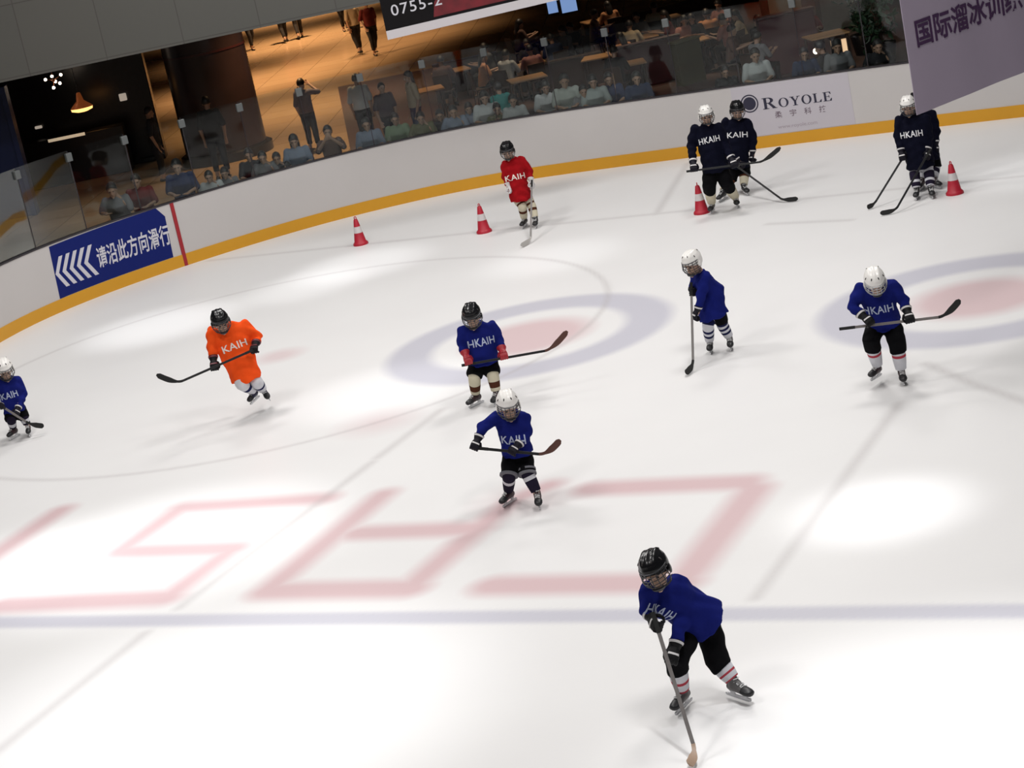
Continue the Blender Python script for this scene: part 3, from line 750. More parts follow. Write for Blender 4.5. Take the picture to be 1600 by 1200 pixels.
 (6.07, 47.36, 0, 1.246, 1.0, 'sit', (0.1, 0.06, 0.05), (0.015, 0.015, 0.018), 0, 'diner in brown right of the long lit table', 'diners seated in the restaurant'),
 (6.74, 49.75, 0, -1.857, 1.0, 'sit', (0.34, 0.28, 0.2), (0.015, 0.015, 0.018), 1, 'diner in tan, left of the beige counter block', 'diners seated in the restaurant'),
 (6.79, 48.13, 0, 0.719, 1.0, 'sit', (0.015, 0.015, 0.018), (0.015, 0.015, 0.018), 0, 'diner in black beside the beige counter block', 'diners seated in the restaurant'),
 (6.34, 45.42, 0, 2.213, 1.0, 'sit', (0.14, 0.14, 0.15), (0.015, 0.015, 0.018), 0, 'diner in grey in front of the beige counter block', 'diners seated in the restaurant'),
 (3.81, 55.66, 0, 1.346, 1.0, 'sit', (0.1, 0.06, 0.05), (0.015, 0.015, 0.018), 0, 'diner in brown far back left of the tan topped diner', 'diners seated in the restaurant'),
 (4.4, 56.82, 0, -2.918, 1.0, 'sit', (0.42, 0.2, 0.1), (0.015, 0.015, 0.018), 1, 'diner in orange far back above the middle tables', 'diners seated in the restaurant'),
 (5.27, 54.37, 0, 2.805, 1.0, 'sit', (0.34, 0.28, 0.2), (0.015, 0.015, 0.018), 0, 'diner in tan far back above the maroon booth', 'diners seated in the restaurant'),
 (5.43, 52.49, 0, -1.675, 1.0, 'sit', (0.1, 0.015, 0.015), (0.015, 0.015, 0.018), 1, 'diner in dark red far back above the olive partition', 'diners seated in the restaurant'),
 (1.97, 56.95, 0, 1.952, 1.0, 'sit', (0.1, 0.06, 0.05), (0.015, 0.015, 0.018), 1, 'diner in brown just under the white sign edge', 'diners seated in the restaurant'),
 (6.67, 52.39, 0, -0.639, 1.0, 'sit', (0.3, 0.14, 0.12), (0.015, 0.015, 0.018), 0, 'diner in pink at the very top left of the beige block', 'diners seated in the restaurant'),
 (7.91, 47.91, 0, 0.11, 1.0, 'sit', (0.1, 0.015, 0.015), (0.015, 0.015, 0.018), 1, 'diner in dark red between the beige blocks', 'diners seated in the restaurant'),
 (7.22, 42.22, 0, -2.094, 1.0, 'sit', (0.015, 0.015, 0.018), (0.015, 0.015, 0.018), 0, 'diner in black in front of the right beige wall', 'diners seated in the restaurant')]
COLUMN = (-5.49, 52.2, 0)
CHAND = (-9.15, 52.6, 2.53)
PEND = (-8.66, 52.6, 1.8)
COUNTER = (-9.18, 53.4, 0)
CTOP = 1.14
TLAMP = (7.11, 42.69, 0.98)
GLOWBOX = (8.28, 46.54, 0)
CARPET = [(-2.46, 48.73), (-3.05, 61.18), (-1.02, 61.13), (0.42, 60.9), (3.04, 62.19), (5.8, 63.84), (12.03, 66.69), (15.8, 56.26), (10.5, 38.5), (12.202, 35.839), (11.568, 36.234), (10.927, 36.618), (10.277, 36.987),
 (9.623, 37.347), (8.965, 37.699), (8.304, 38.045), (7.639, 38.384), (6.971, 38.717), (6.296, 39.039), (5.614, 39.345), (4.929, 39.64), (4.244, 39.934), (3.56, 40.229), (2.875, 40.523), (2.183, 40.807), (1.481, 41.07),
 (0.757, 41.28), (0.011, 41.4), (-0.744, 41.42), (-1.494, 41.344), (-2.233, 41.201), (-2.957, 40.989)]
SHOPSIGNS = [((-7.87, 54.1, 1.68), 0.09, 0.09, 'round_sign', 'small pale square sign on the dark shop right of the amber lamp'),
 ((-10.05, 54.1, 1.38), 0.09, 0.035, 'lit_label', 'small bright label strip on the dark shop left of the counter')]
TABLES = [(-0.59, 51.11, 0.1, 'wooden table below the hanging sign, nearest the glass'), (0.1, 53.62, 0.2, 'long lit wooden table just right of the hanging sign corner'),
 (1.73, 49.59, 0.1, 'front wooden table of two stacked ones behind the white pair'), (1.89, 51.87, 0.1, 'rear wooden table of two stacked ones behind the white pair'),
 (2.33, 53.19, 0.15, 'small wooden table below the blue screens'), (3.53, 50.67, -0.2, 'round edged wooden table before the middle diners'), (3.9, 48.53, 0, 'wooden table against the maroon booth'),
 (4.63, 52.57, 0.1, 'wooden table behind the maroon booth'), (5.57, 50.09, 0.2, 'lit wooden table above the olive partition, with white plates'),
 (6.13, 51.67, 0.2, 'lit wooden table behind the one above the olive partition'), (4.17, 57.83, 0.2, 'wooden table far back between two brown and orange diners'),
 (5.58, 55.26, 0.1, 'wooden table far back above the maroon booth'), (8.04, 46.7, 0.1, 'pale wooden table in front of the right beige wall')]
CHAIRS = [(-0.13, 52.5, 2.935, 'dark wooden chair under the diner in brown at the table under the hanging sign'), (0.74, 51.65, 1.762, 'dark wooden chair under the diner in orange top beside the table right of the hanging'),
 (1.15, 53.38, -1.799, 'dark wooden chair under the diner in grey near the hanging sign corner'), (1.32, 51.11, 2.501, 'dark wooden chair under the diner in white shirt left of two stacked wooden tables'),
 (2.02, 52.64, -0.169, 'dark wooden chair under the diner in black behind the two wooden tables'), (2.0, 51.03, -3.012, 'dark wooden chair under the diner in pink behind the two wooden tables'),
 (2.63, 52.42, -2.773, 'dark wooden chair under the diner in navy below the blue screens'), (3.06, 53.66, -1.005, 'dark wooden chair under the long haired diner in grey just below the blue screens'),
 (3.27, 54.02, -0.845, 'dark wooden chair under the diner in black right of the blue screens'), (3.58, 47.76, 2.744, 'dark wooden chair under the diner in black leaning over the middle table'),
 (4.09, 49.91, -2.505, 'dark wooden chair under the long haired diner in orange behind the middle table'), (4.36, 51.8, 2.812, 'dark wooden chair under the diner in tan top at the back of the middle tables'),
 (4.75, 53.34, -0.156, 'dark wooden chair under the diner in grey at the back left of the olive partition'), (5.57, 50.86, -0.0, 'dark wooden chair under the diner in pink at the left of the right hand tables'),
 (5.78, 50.86, -0.271, 'dark wooden chair under the diner in black between the two right hand tables'), (6.14, 50.9, -3.134, 'dark wooden chair under the diner in orange at the back of the right hand tables'),
 (6.41, 49.41, -2.256, 'dark wooden chair under the diner in pink at the right end of the right hand'), (6.02, 47.38, 1.246, 'dark wooden chair under the diner in brown right of the long lit table'),
 (6.79, 49.74, -1.857, 'dark wooden chair under the diner in tan, left of the beige counter block'), (6.76, 48.17, 0.719, 'dark wooden chair under the diner in black beside the beige counter block'),
 (6.3, 45.39, 2.213, 'dark wooden chair under the diner in grey in front of the beige counter block'), (3.76, 55.67, 1.346, 'dark wooden chair under the diner in brown far back left of the tan topped diner'),
 (4.41, 56.77, -2.918, 'dark wooden chair under the diner in orange far back above the middle tables'), (5.25, 54.32, 2.805, 'dark wooden chair under the diner in tan far back above the maroon booth'),
 (5.48, 52.48, -1.675, 'dark wooden chair under the diner in dark red far back above the olive partition'), (1.92, 56.93, 1.952, 'dark wooden chair under the diner in brown just under the white sign edge'),
 (6.7, 52.43, -0.639, 'dark wooden chair under the diner in pink at the very top left of the beige'), (7.9, 47.96, 0.11, 'dark wooden chair under the diner in dark red between the beige blocks'),
 (7.26, 42.2, -2.094, 'dark wooden chair under the diner in black in front of the right beige wall')]
BLOCKS = [('booth', 4.54, 49.73, 0.75, 0.1, 1.0, 0.1, (0.055, 0.018, 0.022), (0.05, 0.02, 0.02), 'dark maroon booth wall behind the navy shirted spectator', 'booth'),
 ('partition', 5.27, 48.68, 0.34, 0.12, 1.0, 0.5, (0.06, 0.055, 0.022), (0.12, 0.11, 0.05), 'olive low partition below the lit plates table', 'partition'),
 ('booth', 7.34, 47.33, 0.62, 0.12, 1.3, 0.1, (0.055, 0.018, 0.022), (0.06, 0.03, 0.03), 'dark maroon booth wall under the beige counter block', 'booth'),
 ('counter_block', 8.35, 54.17, 0.42, 0.35, 1.0, 0.15, (0.3, 0.25, 0.19), (0.38, 0.32, 0.24), 'beige counter block with pale top above the maroon booth', 'counter'),
 ('low_wall', 9.41, 52.53, 0.45, 0.2, 1.0, 0.1, (0.3, 0.25, 0.19), (0.33, 0.28, 0.21), 'beige low wall left of the dark plant', 'wall'),
 ('booth', 2.89, 51.56, 0.7, 0.1, 0.75, 0.0, (0.035, 0.02, 0.02), (0.04, 0.025, 0.02), 'dark brown booth back behind the pale shirted spectators', 'booth'),
 ('booth', 0.48, 55.1, 0.8, 0.1, 0.8, 0.0, (0.03, 0.015, 0.015), (0.04, 0.02, 0.02), 'dark brown booth back below the hanging sign', 'booth')]
SCREENS = [((3.25, 62.0, 0.88), 0.18, 0.22, 'left pale blue screen at the back of the restaurant'), ((3.71, 62.0, 0.86), 0.26, 0.26, 'right blue screen at the back of the restaurant')]
PLANTS = [(9.08, 45.96, 1.7, 0.5, 'dark leafy plant left of the mauve banner, taller one'), (9.01, 47.74, 1.5, 0.4, 'dark leafy plant beside the beige low wall, lower one')]
HS = {'o': (-0.893, 38.503, 3.369), 'w': 3.48, 'h': 1.3, 'slope': 0.0254, 'tx': 0.151, 'tz': 0.381, 'ts': 0.29}
BN = {'o': (5.185, 24.963, 2.714), 'dx': (0.7771, 0.6293, 0.0), 'w': 3.2, 'h': 2.6, 'tx': 0.159, 'tp': 0.347, 'tw': 0.354, 'tz': 0.744, 'th': 0.333, 'front': 1}
# ------------------------------------------------------------------ the rink: boards curve, ice, boards, glass
CV = np.array(CURVE)
_d = np.r_[0, np.cumsum(np.linalg.norm(np.diff(CV, axis=0), axis=1))]
_t = np.gradient(CV, axis=0); _t /= np.linalg.norm(_t, axis=1)[:, None]
_n = np.c_[-_t[:, 1], _t[:, 0]]                                    # outward, away from the ice
def bp(s, z, off=0.0):                                             # point on the boards: arc length, height, offset outward
    s = np.asarray(s, float); x = np.interp(s, _d, CV[:, 0]); y = np.interp(s, _d, CV[:, 1]); nx = np.interp(s, _d, _n[:, 0]); ny = np.interp(s, _d, _n[:, 1])
    return np.stack([x+nx*off, y+ny*off, np.broadcast_to(np.asarray(z, float), x.shape)], -1)
def strip(name, s0, s1, z0, z1, o0, o1, m, ds=.15):                # curved slab along the boards
    b = MB(); S = np.linspace(s0, s1, max(2, int((s1-s0)/ds)+1))
    b.rings([[bp(s, z0, o0), bp(s, z0, o1), bp(s, z1, o1), bp(s, z1, o0)] for s in S])
    o = b.build(name, m); return o
SMAX = _d[-1]
tag(strip('wall_boards', 0, SMAX, 0, 1.175, 0.0, 0.09, M['board']), kind='structure')
tag(strip('baseboard_yellow', 0, SMAX, 0, .215, -.014, 0.002, M['kick']), kind='structure')
tag(strip('trim_rail', 0, SMAX, 1.175, 1.2, -.01, .10, M['rail']), kind='structure')
tag(strip('trim_red_line', S_RED-.035, S_RED+.035, 0.001, 1.175, -.018, -.003, M['redline']), kind='structure')
s = S_GLASS0
while s < S_GLASS1:
    e = s+1.18
    r = empty('glass_panel', bp((s+e)/2, 1.2, .045).tolist(), 'clear upright glass shield panel standing on the white rink boards', 'glass panel', 'glass shield panels on the boards')
    base = np.array(r.location)
    b = MB(); S = np.linspace(s+.012, e-.012, 5); b.rings([[bp(q, 1.2, .04)-base, bp(q, 1.2, .052)-base, bp(q, 2.62, .052)-base, bp(q, 2.62, .04)-base] for q in S]); b.build('pane', gm, r)
    b = MB(); c = bp(e, 2.5, .04)-base; t = nz(bp(e+.05, 0)-bp(e-.05, 0)); nn = nz(bp(e, 0, 1)-bp(e, 0, 0)); b.box(c, t*.06, nn*.035, V(0, 0, .075)); b.build('clamp', M['metal'], r, False, .01)
    b = MB(); b.box(bp(e, 1.9, .046)-base, t*.006, nn*.008, V(0, 0, .7)); b.build('joint_seal', M['rail'], r, False)
    s = e

# ice sheet: fine grid with painted markings stored as attributes (the paint lies under the ice)
XS = np.arange(-10.5, 12.5, .05); YS = np.arange(9.5, 41.6, .05)
GX, GY = np.meshgrid(XS, YS)
yb = np.interp(GX, CV[:, 0], CV[:, 1]+.05, left=-1, right=-1)
def seg_d(a, b):
    a = V(*a); b = V(*b); d = b-a; t = np.clip(((GX-a[0])*d[0]+(GY-a[1])*d[1])/(d@d), 0, 1)
    return np.hypot(GX-a[0]-t*d[0], GY-a[1]-t*d[1])
def soft(d, w, k=.09): return np.clip((w-d)/k+.5, 0, 1)
red = np.zeros_like(GX); blue = np.zeros_like(GX); grey = np.zeros_like(GX)
for stroke, wd in LETTERS:
    for a, b in zip(stroke[:-1], stroke[1:]): red = np.maximum(red, soft(seg_d(a, b), wd, .24))
for (cx, cy, r0, r1) in CIRCLES:
    d = np.hypot(GX-cx, GY-cy); blue = np.maximum(blue, soft(np.abs(d-(r0+r1)/2), (r1-r0)/2, .2)); red = np.maximum(red, .85*soft(d, .85, .4))
for (cx, cy, r, wd) in SPOTS: red = np.maximum(red, .6*soft(np.hypot(GX-cx, GY-cy), r, wd))
blue = np.maximum(blue, soft(seg_d(*BLUELINE), .145, .1))
for (a, b) in GREYLINES: grey = np.maximum(grey, soft(seg_d(a, b), .045, .14))
for (cx, cy, r, wd) in RINGS: grey = np.maximum(grey, soft(np.abs(np.hypot(GX-cx, GY-cy)-r), wd, .1))
ny_, nx_ = GX.shape
idx = np.arange(nx_*ny_).reshape(ny_, nx_); inside = GY <= yb
inside[:, 1:] |= inside[:, :-1].copy(); inside[:, :-1] |= inside[:, 1:].copy(); inside[1:] |= inside[:-1].copy()
ok = inside[:-1, :-1] & inside[1:, :-1] & inside[:-1, 1:] & inside[1:, 1:]
q = np.stack([idx[:-1, :-1], idx[:-1, 1:], idx[1:, 1:], idx[1:, :-1]], -1)[ok]
used = np.unique(q); rm = np.full(nx_*ny_, -1); rm[used] = np.arange(len(used)); q = rm[q]
me = bpy.data.meshes.new('ice'); me.vertices.add(len(used)); me.vertices.foreach_set('co', np.c_[GX.ravel()[used], GY.ravel()[used], np.zeros(len(used))].astype(np.float32).ravel())
me.loops.add(q.size); me.loops.foreach_set('vertex_index', q.astype(np.int32).ravel()); me.polygons.add(len(q))
me.polygons.foreach_set('loop_start', np.arange(0, q.size, 4, dtype=np.int32)); me.update(calc_edges=True)
at = me.attributes.new('paint', 'FLOAT_VECTOR', 'POINT'); at.data.foreach_set('vector', np.c_[red.ravel()[used], blue.ravel()[used], grey.ravel()[used]].astype(np.float32).ravel())
im = bpy.data.materials.new('ice'); im.use_nodes = True; nt = im.node_tree; b = nt.nodes['Principled BSDF']
an = nt.nodes.new('ShaderNodeAttribute'); an.attribute_name = 'paint'; sx = nt.nodes.new('ShaderNodeSeparateXYZ'); nt.links.new(an.outputs['Vector'], sx.inputs[0])
tc = nt.nodes.new('ShaderNodeTexCoord'); ns = nt.nodes.new('ShaderNodeTexNoise'); ns.inputs['Scale'].default_value = .55; ns.inputs['Detail'].default_value = 6; nt.links.new(tc.outputs['Object'], ns.inputs['Vector'])
def mixn(f, a, b_, k=1.0):
    m = nt.nodes.new('ShaderNodeMixRGB')
    if k != 1.0:
        mu = nt.nodes.new('ShaderNodeMath'); mu.operation = 'MULTIPLY'; mu.inputs[1].default_value = k; nt.links.new(f, mu.inputs[0]); f = mu.outputs[0]
    nt.links.new(f, m.inputs[0])
    for i, x in ((1, a), (2, b_)):
        if isinstance(x, tuple): m.inputs[i].default_value = (*x, 1)
        else: nt.links.new(x, m.inputs[i])
    return m.outputs[0]
c = mixn(ns.outputs['Fac'], (0.745, 0.735, 0.735), (0.805, 0.80, 0.795))
c = mixn(sx.outputs[0], c, (0.58, 0.35, 0.37), .72); c = mixn(sx.outputs[1], c, (0.46, 0.455, 0.54), .72); c = mixn(sx.outputs[2], c, (0.42, 0.39, 0.39), .5)
nt.links.new(c, b.inputs['Base Color']); b.inputs['Roughness'].default_value = .42; b.inputs['Specular IOR Level'].default_value = .35
n2 = nt.nodes.new('ShaderNodeTexNoise'); n2.inputs['Scale'].default_value = 14; n2.inputs['Detail'].default_value = 8; mp = nt.nodes.new('ShaderNodeMapping'); mp.inputs['Scale'].default_value = (.35, 1.6, 1); mp.inputs['Rotation'].default_value = (0, 0, .5)
nt.links.new(tc.outputs['Object'], mp.inputs[0]); nt.links.new(mp.outputs[0], n2.inputs['Vector'])
bpn = nt.nodes.new('ShaderNodeBump'); bpn.inputs['Strength'].default_value = .12; bpn.inputs['Distance'].default_value = .01; nt.links.new(n2.outputs['Fac'], bpn.inputs['Height']); nt.links.new(bpn.outputs[0], b.inputs['Normal'])
me.materials.append(im); tag(link('floor_ice', me), kind='structure')

# ------------------------------------------------------------------ prints on the boards
def on_boards(me, off): remap(me, lambda co: bp(co[:, 0], co[:, 1], 0)*1.0+np.c_[np.interp(co[:, 0], _d, _n[:, 0]), np.interp(co[:, 0], _d, _n[:, 1]), np.zeros(len(co))]*(off-co[:, 2])[:, None])
def sheet(pts, name, m, parent, off):                               # polygon in (s, z), finely cut so it follows the curve
    bm = bmesh.new(); f = bm.faces.new([bm.verts.new((x, y, 0)) for x, y in pts])
    xs = [p[0] for p in pts]
    for sx_ in np.arange(min(xs)+.1, max(xs), .1): bmesh.ops.bisect_plane(bm, geom=bm.verts[:]+bm.edges[:]+bm.faces[:], plane_co=(sx_, 0, 0), plane_no=(1, 0, 0))
    ex = bmesh.ops.extrude_face_region(bm, geom=bm.faces[:]); 
    for v in ex['geom']:
        if isinstance(v, bmesh.types.BMVert): v.co.z += .003
    bmesh.ops.recalc_face_normals(bm, faces=bm.faces)
    me = bpy.data.meshes.new(name); bm.to_mesh(me); bm.free(); on_boards(me, off); me.materials.append(m); return link(name, me, parent)
sg = sheet(SIGN_POLY, 'direction_sign', M['signblue'], None, -.001)
tag(sg, 'blue skating direction sign with white chevrons and Chinese writing on the boards', 'sign')
u0, v0, u1, v1 = SIGN_TXT                                            # text box in (s, z)
for i, ch in enumerate('请沿此方向滑行'):
    me = text_mesh(ch, 1.0, .018, 0, 'LEFT', .2); wch = (u1-u0)/7; hh = v1-v0
    remap(me, lambda co: np.c_[u0+wch*i+co[:, 0]*wch*.98+.02*co[:, 1], v0+(co[:, 1]+.08)*hh, np.zeros(len(co))]); on_boards(me, -.0065); setmat(me, M['signwhite']); link('character', me, sg)
a0, a1, az0, az1 = SIGN_ARR
for i in range(5):
    x = a0+(a1-a0)*i/5.6; wv = .085; tip = .17; zm = (az0+az1)/2
    sheet([(x, zm), (x+tip, az1), (x+tip+wv, az1), (x+wv, zm), (x+tip+wv, az0), (x+tip, az0)], 'chevron', M['signwhite'], sg, -.0045)
adv = sheet(AD_POLY, 'advert_panel', M['ad'], None, -.001); tag(adv, 'pale lilac advert with round emblem and dark serif lettering on the far boards', 'advert')
def ring_poly(cx, cy, ax, ay, bx, by, n=32):
    b = MB(); o = [(cx+ax*math.cos(2*math.pi*i/n), cy+ay*math.sin(2*math.pi*i/n), 0) for i in range(n)]; k = [(cx+bx*math.cos(2*math.pi*i/n), cy+by*math.sin(2*math.pi*i/n), 0) for i in range(n)]
    b.add(o+k, [(i, (i+1) % n, n+(i+1) % n, n+i) for i in range(n)]); return b
def flat(b, name, m, off, tf, parent):
    me = b.mesh(name, m, False); remap(me, tf); on_boards(me, off); return link(name, me, parent)
ex, ez, er = AD_EMB; idt = lambda co: co
b = ring_poly(ex, ez, er*.72, er*.72, .0001, .0001); flat(b, 'emblem_disc', M['ink'], -.006, idt, adv)
b = ring_poly(ex, ez, er, er, er*.86, er*.86); flat(b, 'emblem_ring', M['ink'], -.006, idt, adv)
def P4(b, pts): b.add([(x, y, 0) for x, y in pts], [tuple(range(len(pts)))])
def serif(ch):
    b = MB(); R_ = lambda x0, y0, x1, y1: P4(b, [(x0, y0), (x1, y0), (x1, y1), (x0, y1)])
    if ch == 'O':
        b = ring_poly(.42, .5, .42, .52, .24, .46); return b, .86
    if ch == 'L': R_(.1, 0, .28, 1); R_(0, 0, .4, .06); R_(0, .94, .38, 1); R_(.28, 0, .68, .06); P4(b, [(.5, .05), (.68, .05), (.72, .3), (.66, .3)]); return b, .74
    if ch == 'E': R_(.1, 0, .28, 1); R_(0, 0, .7, .06); R_(0, .94, .66, 1); R_(.28, .47, .5, .53); R_(.48, .36, .54, .64); P4(b, [(.52, .05), (.7, .05), (.74, .3), (.68, .3)]); P4(b, [(.52, .95), (.66, .95), (.68, .72), (.63, .72)]); return b, .78
    if ch == 'Y': P4(b, [(.08, 1), (.28, 1), (.5, .5), (.48, .4), (.36, .42)]); P4(b, [(.7, 1), (.78, 1), (.5, .42), (.44, .48)]); R_(.34, 0, .52, .48); R_(.22, 0, .64, .06); R_(0, .94, .38, 1); R_(.58, .94, .88, 1); return b, .88
    if ch == 'R':
        R_(.1, 0, .28, 1); R_(0, 0, .4, .06); R_(0, .94, .4, 1); n = 14
        o = [(.38+.34*math.cos(t), .74+.26*math.sin(t), 0) for t in np.linspace(-math.pi/2, math.pi/2, n)]; k = [(.36+.16*math.cos(t), .74+.2*math.sin(t), 0) for t in np.linspace(-math.pi/2, math.pi/2, n)]
        b.add(o+k, [(i, i+1, n+i+1, n+i) for i in range(n-1)]); R_(.28, .48, .4, .54); P4(b, [(.34, .5), (.54, .5), (.84, .06), (.62, .06)]); R_(.6, 0, .92, .06); return b, .94
x0, z0, x1, z1 = AD_TXT; tot = .94*1.3+.86+.88+.86+.74+.78; kx = (x1-x0)/(tot+.5); cx = x0
for i, ch in enumerate('ROYOLE'):
    b, wv = serif(ch); hh = (z1-z0)*(1.0 if i == 0 else .8); kk = kx*(1.3 if i == 0 else 1.0)
    flat(b, 'letter', M['ink'], -.006, (lambda cx, kk, hh: lambda co: np.c_[cx+co[:, 0]*kk, z0+co[:, 1]*hh, co[:, 2]*0])(cx, kk, hh), adv); cx += (wv+.09)*kk
x0, z0, x1, z1 = AD_CN
for i, ch in enumerate('柔宇科技'):
    me = text_mesh(ch, 1.0, .012, 0, 'LEFT', .3); k = (z1-z0)
    remap(me, lambda co: np.c_[x0+(x1-x0)*i/3.35+co[:, 0]*k*1.05, z0+co[:, 1]*k, co[:, 2]*0]); on_boards(me, -.006); setmat(me, M['inkgrey']); link('character', me, adv)
x0, z0, x1, z1 = AD_WEB
me = text_mesh('www.royole.com', 1.0, 0, 0, 'LEFT', .3); mxx = max(v.co.x for v in me.vertices)
remap(me, lambda co: np.c_[x0+co[:, 0]/mxx*(x1-x0), z0+co[:, 1]*(z1-z0)/.75, co[:, 2]*0]); on_boards(me, -.006); setmat(me, M['inkpale']); link('web_address', me, adv)

# ------------------------------------------------------------------ cones
def make_cone():
    r = empty('traffic_cone', (0, 0, 0)); b = MB()
    b.ell_loft([((0, 0, z), (q, 0, 0), (0, q, 0)) for z, q in ((0, .135), (.028, .135), (.05, .118), (.06, .105), (.22, .078))], 24); b.build('base', M['cone'], r)
    b = MB(); b.ell_loft([((0, 0, z), (q, 0, 0), (0, q, 0)) for z, q in ((.22, .079), (.33, .0595))], 24); b.build('reflective_band', M['coneband'], r)
    b = MB(); b.ell_loft([((0, 0, z), (q, 0, 0), (0, q, 0)) for z, q in ((.33, .059), (.45, .036), (.462, .028))], 24); b.build('tip', M['cone'], r)
    b = MB(); b.tube([V(0, .0, .455)+V(math.cos(t)*.018, 0, .026+math.sin(t)*.026) for t in np.linspace(-1.5, 4.6, 12)], .008, 8); b.build('ring_handle', M['cone'], r)
    return r
def copy_tree(o, parent=None):
    c = o.copy(); COL.objects.link(c)
    if parent: c.parent = parent
    for ch in list(o.children): copy_tree(ch, c)
    return c
pc = make_cone()
for i, (x, y, lab) in enumerate(CONES):
    o = pc if i == 0 else copy_tree(pc); o.location = (x, y, 0); o.rotation_euler.z = i*.7; tag(o, lab, 'cone', 'traffic cones along the boards')
# ------------------------------------------------------------------ skaters
GLOVE = dict(black=M['g_black'], navyglove=M['g_navy'], red=M['g_red'], white=M['g_white'], maroon=M['g_maroon'])
BOOT = dict(greyblack=(M['sk_grey'], M['sk_black']), maroonblack=(M['sk_maroon'], M['sk_black']), black=(M['sk_black'], M['sk_black']), navyblack=(M['sk_navy'], M['sk_black']))
CL = {k: M[k] for k in ('white', 'cream', 'brown', 'black', 'pinkred')}; CL.update(navy=M['navycloth'], navysock=M['navysock'])
STK = dict(black=M['st_black'], grey=M['st_grey'], greyblack=M['st_grey'])
BLD = dict(black=M['tape'], brownblade=M['st_brown'], tan=M['st_tan'], lightblade=M['st_light'])

def make_head(b, H, hr, hf, hu, s=1.0):                            # skull, jaw, nose, brow, ears, neck root: goes into the body mesh
    P = lambda x, y, z: H+s*(x*hr+y*hf+z*hu)
    b.ell(P(0, -.01, .02), hr*.074*s, hf*.092*s, hu*.098*s, 20, 14)
    b.ell(P(0, .018, -.045), hr*.058*s, hf*.068*s, hu*.078*s, 18, 12)
    b.ell(P(0, .075, -.105), hr*.022*s, hf*.018*s, hu*.018*s, 10, 8)   # chin
    b.tube([P(0, .082, .0), P(0, .104, -.042), P(0, .09, -.052)], [.010*s, .015*s, .012*s], 10, rnd=True)   # nose
    b.tube([P(-.045, .072, .022), P(0, .085, .018), P(.045, .072, .022)], [.010*s]*3, 8, rnd=True)   # brow
    b.tube([P(-.022, .082, -.078), P(0, .088, -.076), P(.022, .082, -.078)], [.008*s]*3, 8, rnd=True)   # lips
    for q in (-1, 1): b.ell(P(q*.076, -.008, -.02), hr*.010*s, hf*.022*s, hu*.032*s, 8, 8)
def face_parts(H, hr, hf, hu, body, s=1.0):
    P = lambda x, y, z: H+s*(x*hr+y*hf+z*hu)
    for q in (-1, 1): b = MB(); b.ell(P(q*.030, .079, .0), hr*.013*s, hf*.007*s, hu*.007*s, 10, 8); b.build('eye', M['dark'], body)
    b = MB(); b.tube([P(-.02, .088, -.079), P(0, .096, -.079), P(.02, .088, -.079)], .0045*s, 6); b.build('mouth', M['lips'], body)

def make_helmet(root, H, hr, hf, hu, kind):
    P = lambda x, y, z: H+x*hr+y*hf+z*hu
    hm = M['h_black'] if kind == 'black' else M['h_white']
    def surf(th, az, k=1.0):
        st, ct = math.sin(th), math.cos(th); cf = math.cos(az)
        x = .118*math.sin(az)*st**.85; y = (.138 if cf > 0 else .148)*cf*st**.85; z = .120*math.copysign(abs(ct)**.8, ct)
        g = sum(math.exp(-((x-q)/.016)**2) for q in (-.05, .05))*.012*max(0, ct+.25)+math.exp(-(x/.022)**2)*.008*max(0, ct)
        g -= .006*math.exp(-((th-1.12)/.07)**2)
        r = 1+g/.13
        return P(x*k*r, y*k*r, z*k*r+.012)
    n, m = 40, 14; b = MB(); Rr = []; Ri = []
    for i in range(m+1):
        ro, ri = [], []
        for j in range(n):
            az = 2*math.pi*j/n; c = (1+math.cos(az))/2; lim = math.radians(128-40*c**1.5-14*max(0, math.cos(az*2-math.pi))*0)
            th = .06+(lim-.06)*i/m; k = 1.0+(.05*c**3 if i == m else 0)
            ro.append(surf(th, az, k)); ri.append(surf(th, az, .93))
        Rr.append(ro); Ri.append(ri)
    b.rings(Rr+Ri[::-1], True)
    h = b.build('helmet', hm, root)
    vm = M['dark']
    for (th, az) in ((.75, .45), (.75, -.45), (1.0, 1.25), (1.0, -1.25), (.8, 2.4), (.8, -2.4)):
        c = surf(th, az, 1.0); d = nz(c-H); u = perp(surf(th+.1, az)-c, d); v = np.cross(d, u)
        b = MB(); b.ell(c, u*.017, v*.007, d*.004, 10, 6); b.build('vent', vm, h)
    for q in (-1, 1): b = MB(); c = P(q*.122, .02, -.03); b.ell(c, hr*.010, hf*.034, hu*.042, 12, 8); b.build('ear_guard', hm, h)
    b = MB(); wm = M['wire'] if kind == 'whitecage' else M['wire_dark']
    def cg(az, z):
        w_ = .118+.012*math.sin(min(1, max(0, (-z)/.13))*math.pi); fy = .142+.028*math.sin(min(1, max(0, (.03-z)/.17))*math.pi)
        tap = 1-.25*max(0, (-z-.07)/.08)
        return P(w_*tap*math.sin(az), fy*math.cos(az)*tap, z)
    A = [math.radians(a) for a in np.linspace(-78, 78, 13)]; wr = .0038 if kind != 'whitecage' else .0042
    for z in (.032, .004, -.025, -.055, -.085, -.115, -.135): b.tube([cg(a, z) for a in A], wr*(1.5 if z in (.032, -.135) else 1), 6)
    for a in np.linspace(-66, 66, 7): b.tube([cg(math.radians(a), z) for z in np.linspace(.032, -.135, 7)], wr, 6)
    b.build('cage', wm, h)
    b = MB(); b.ell_loft([(P(0, .105, -.152), hr*.03, hf*.02), (P(0, .112, -.135), hr*.052, hf*.035), (P(0, .118, -.118), hr*.055, hf*.03)], 16); b.build('chin_cup', M['wire_dark'], h)

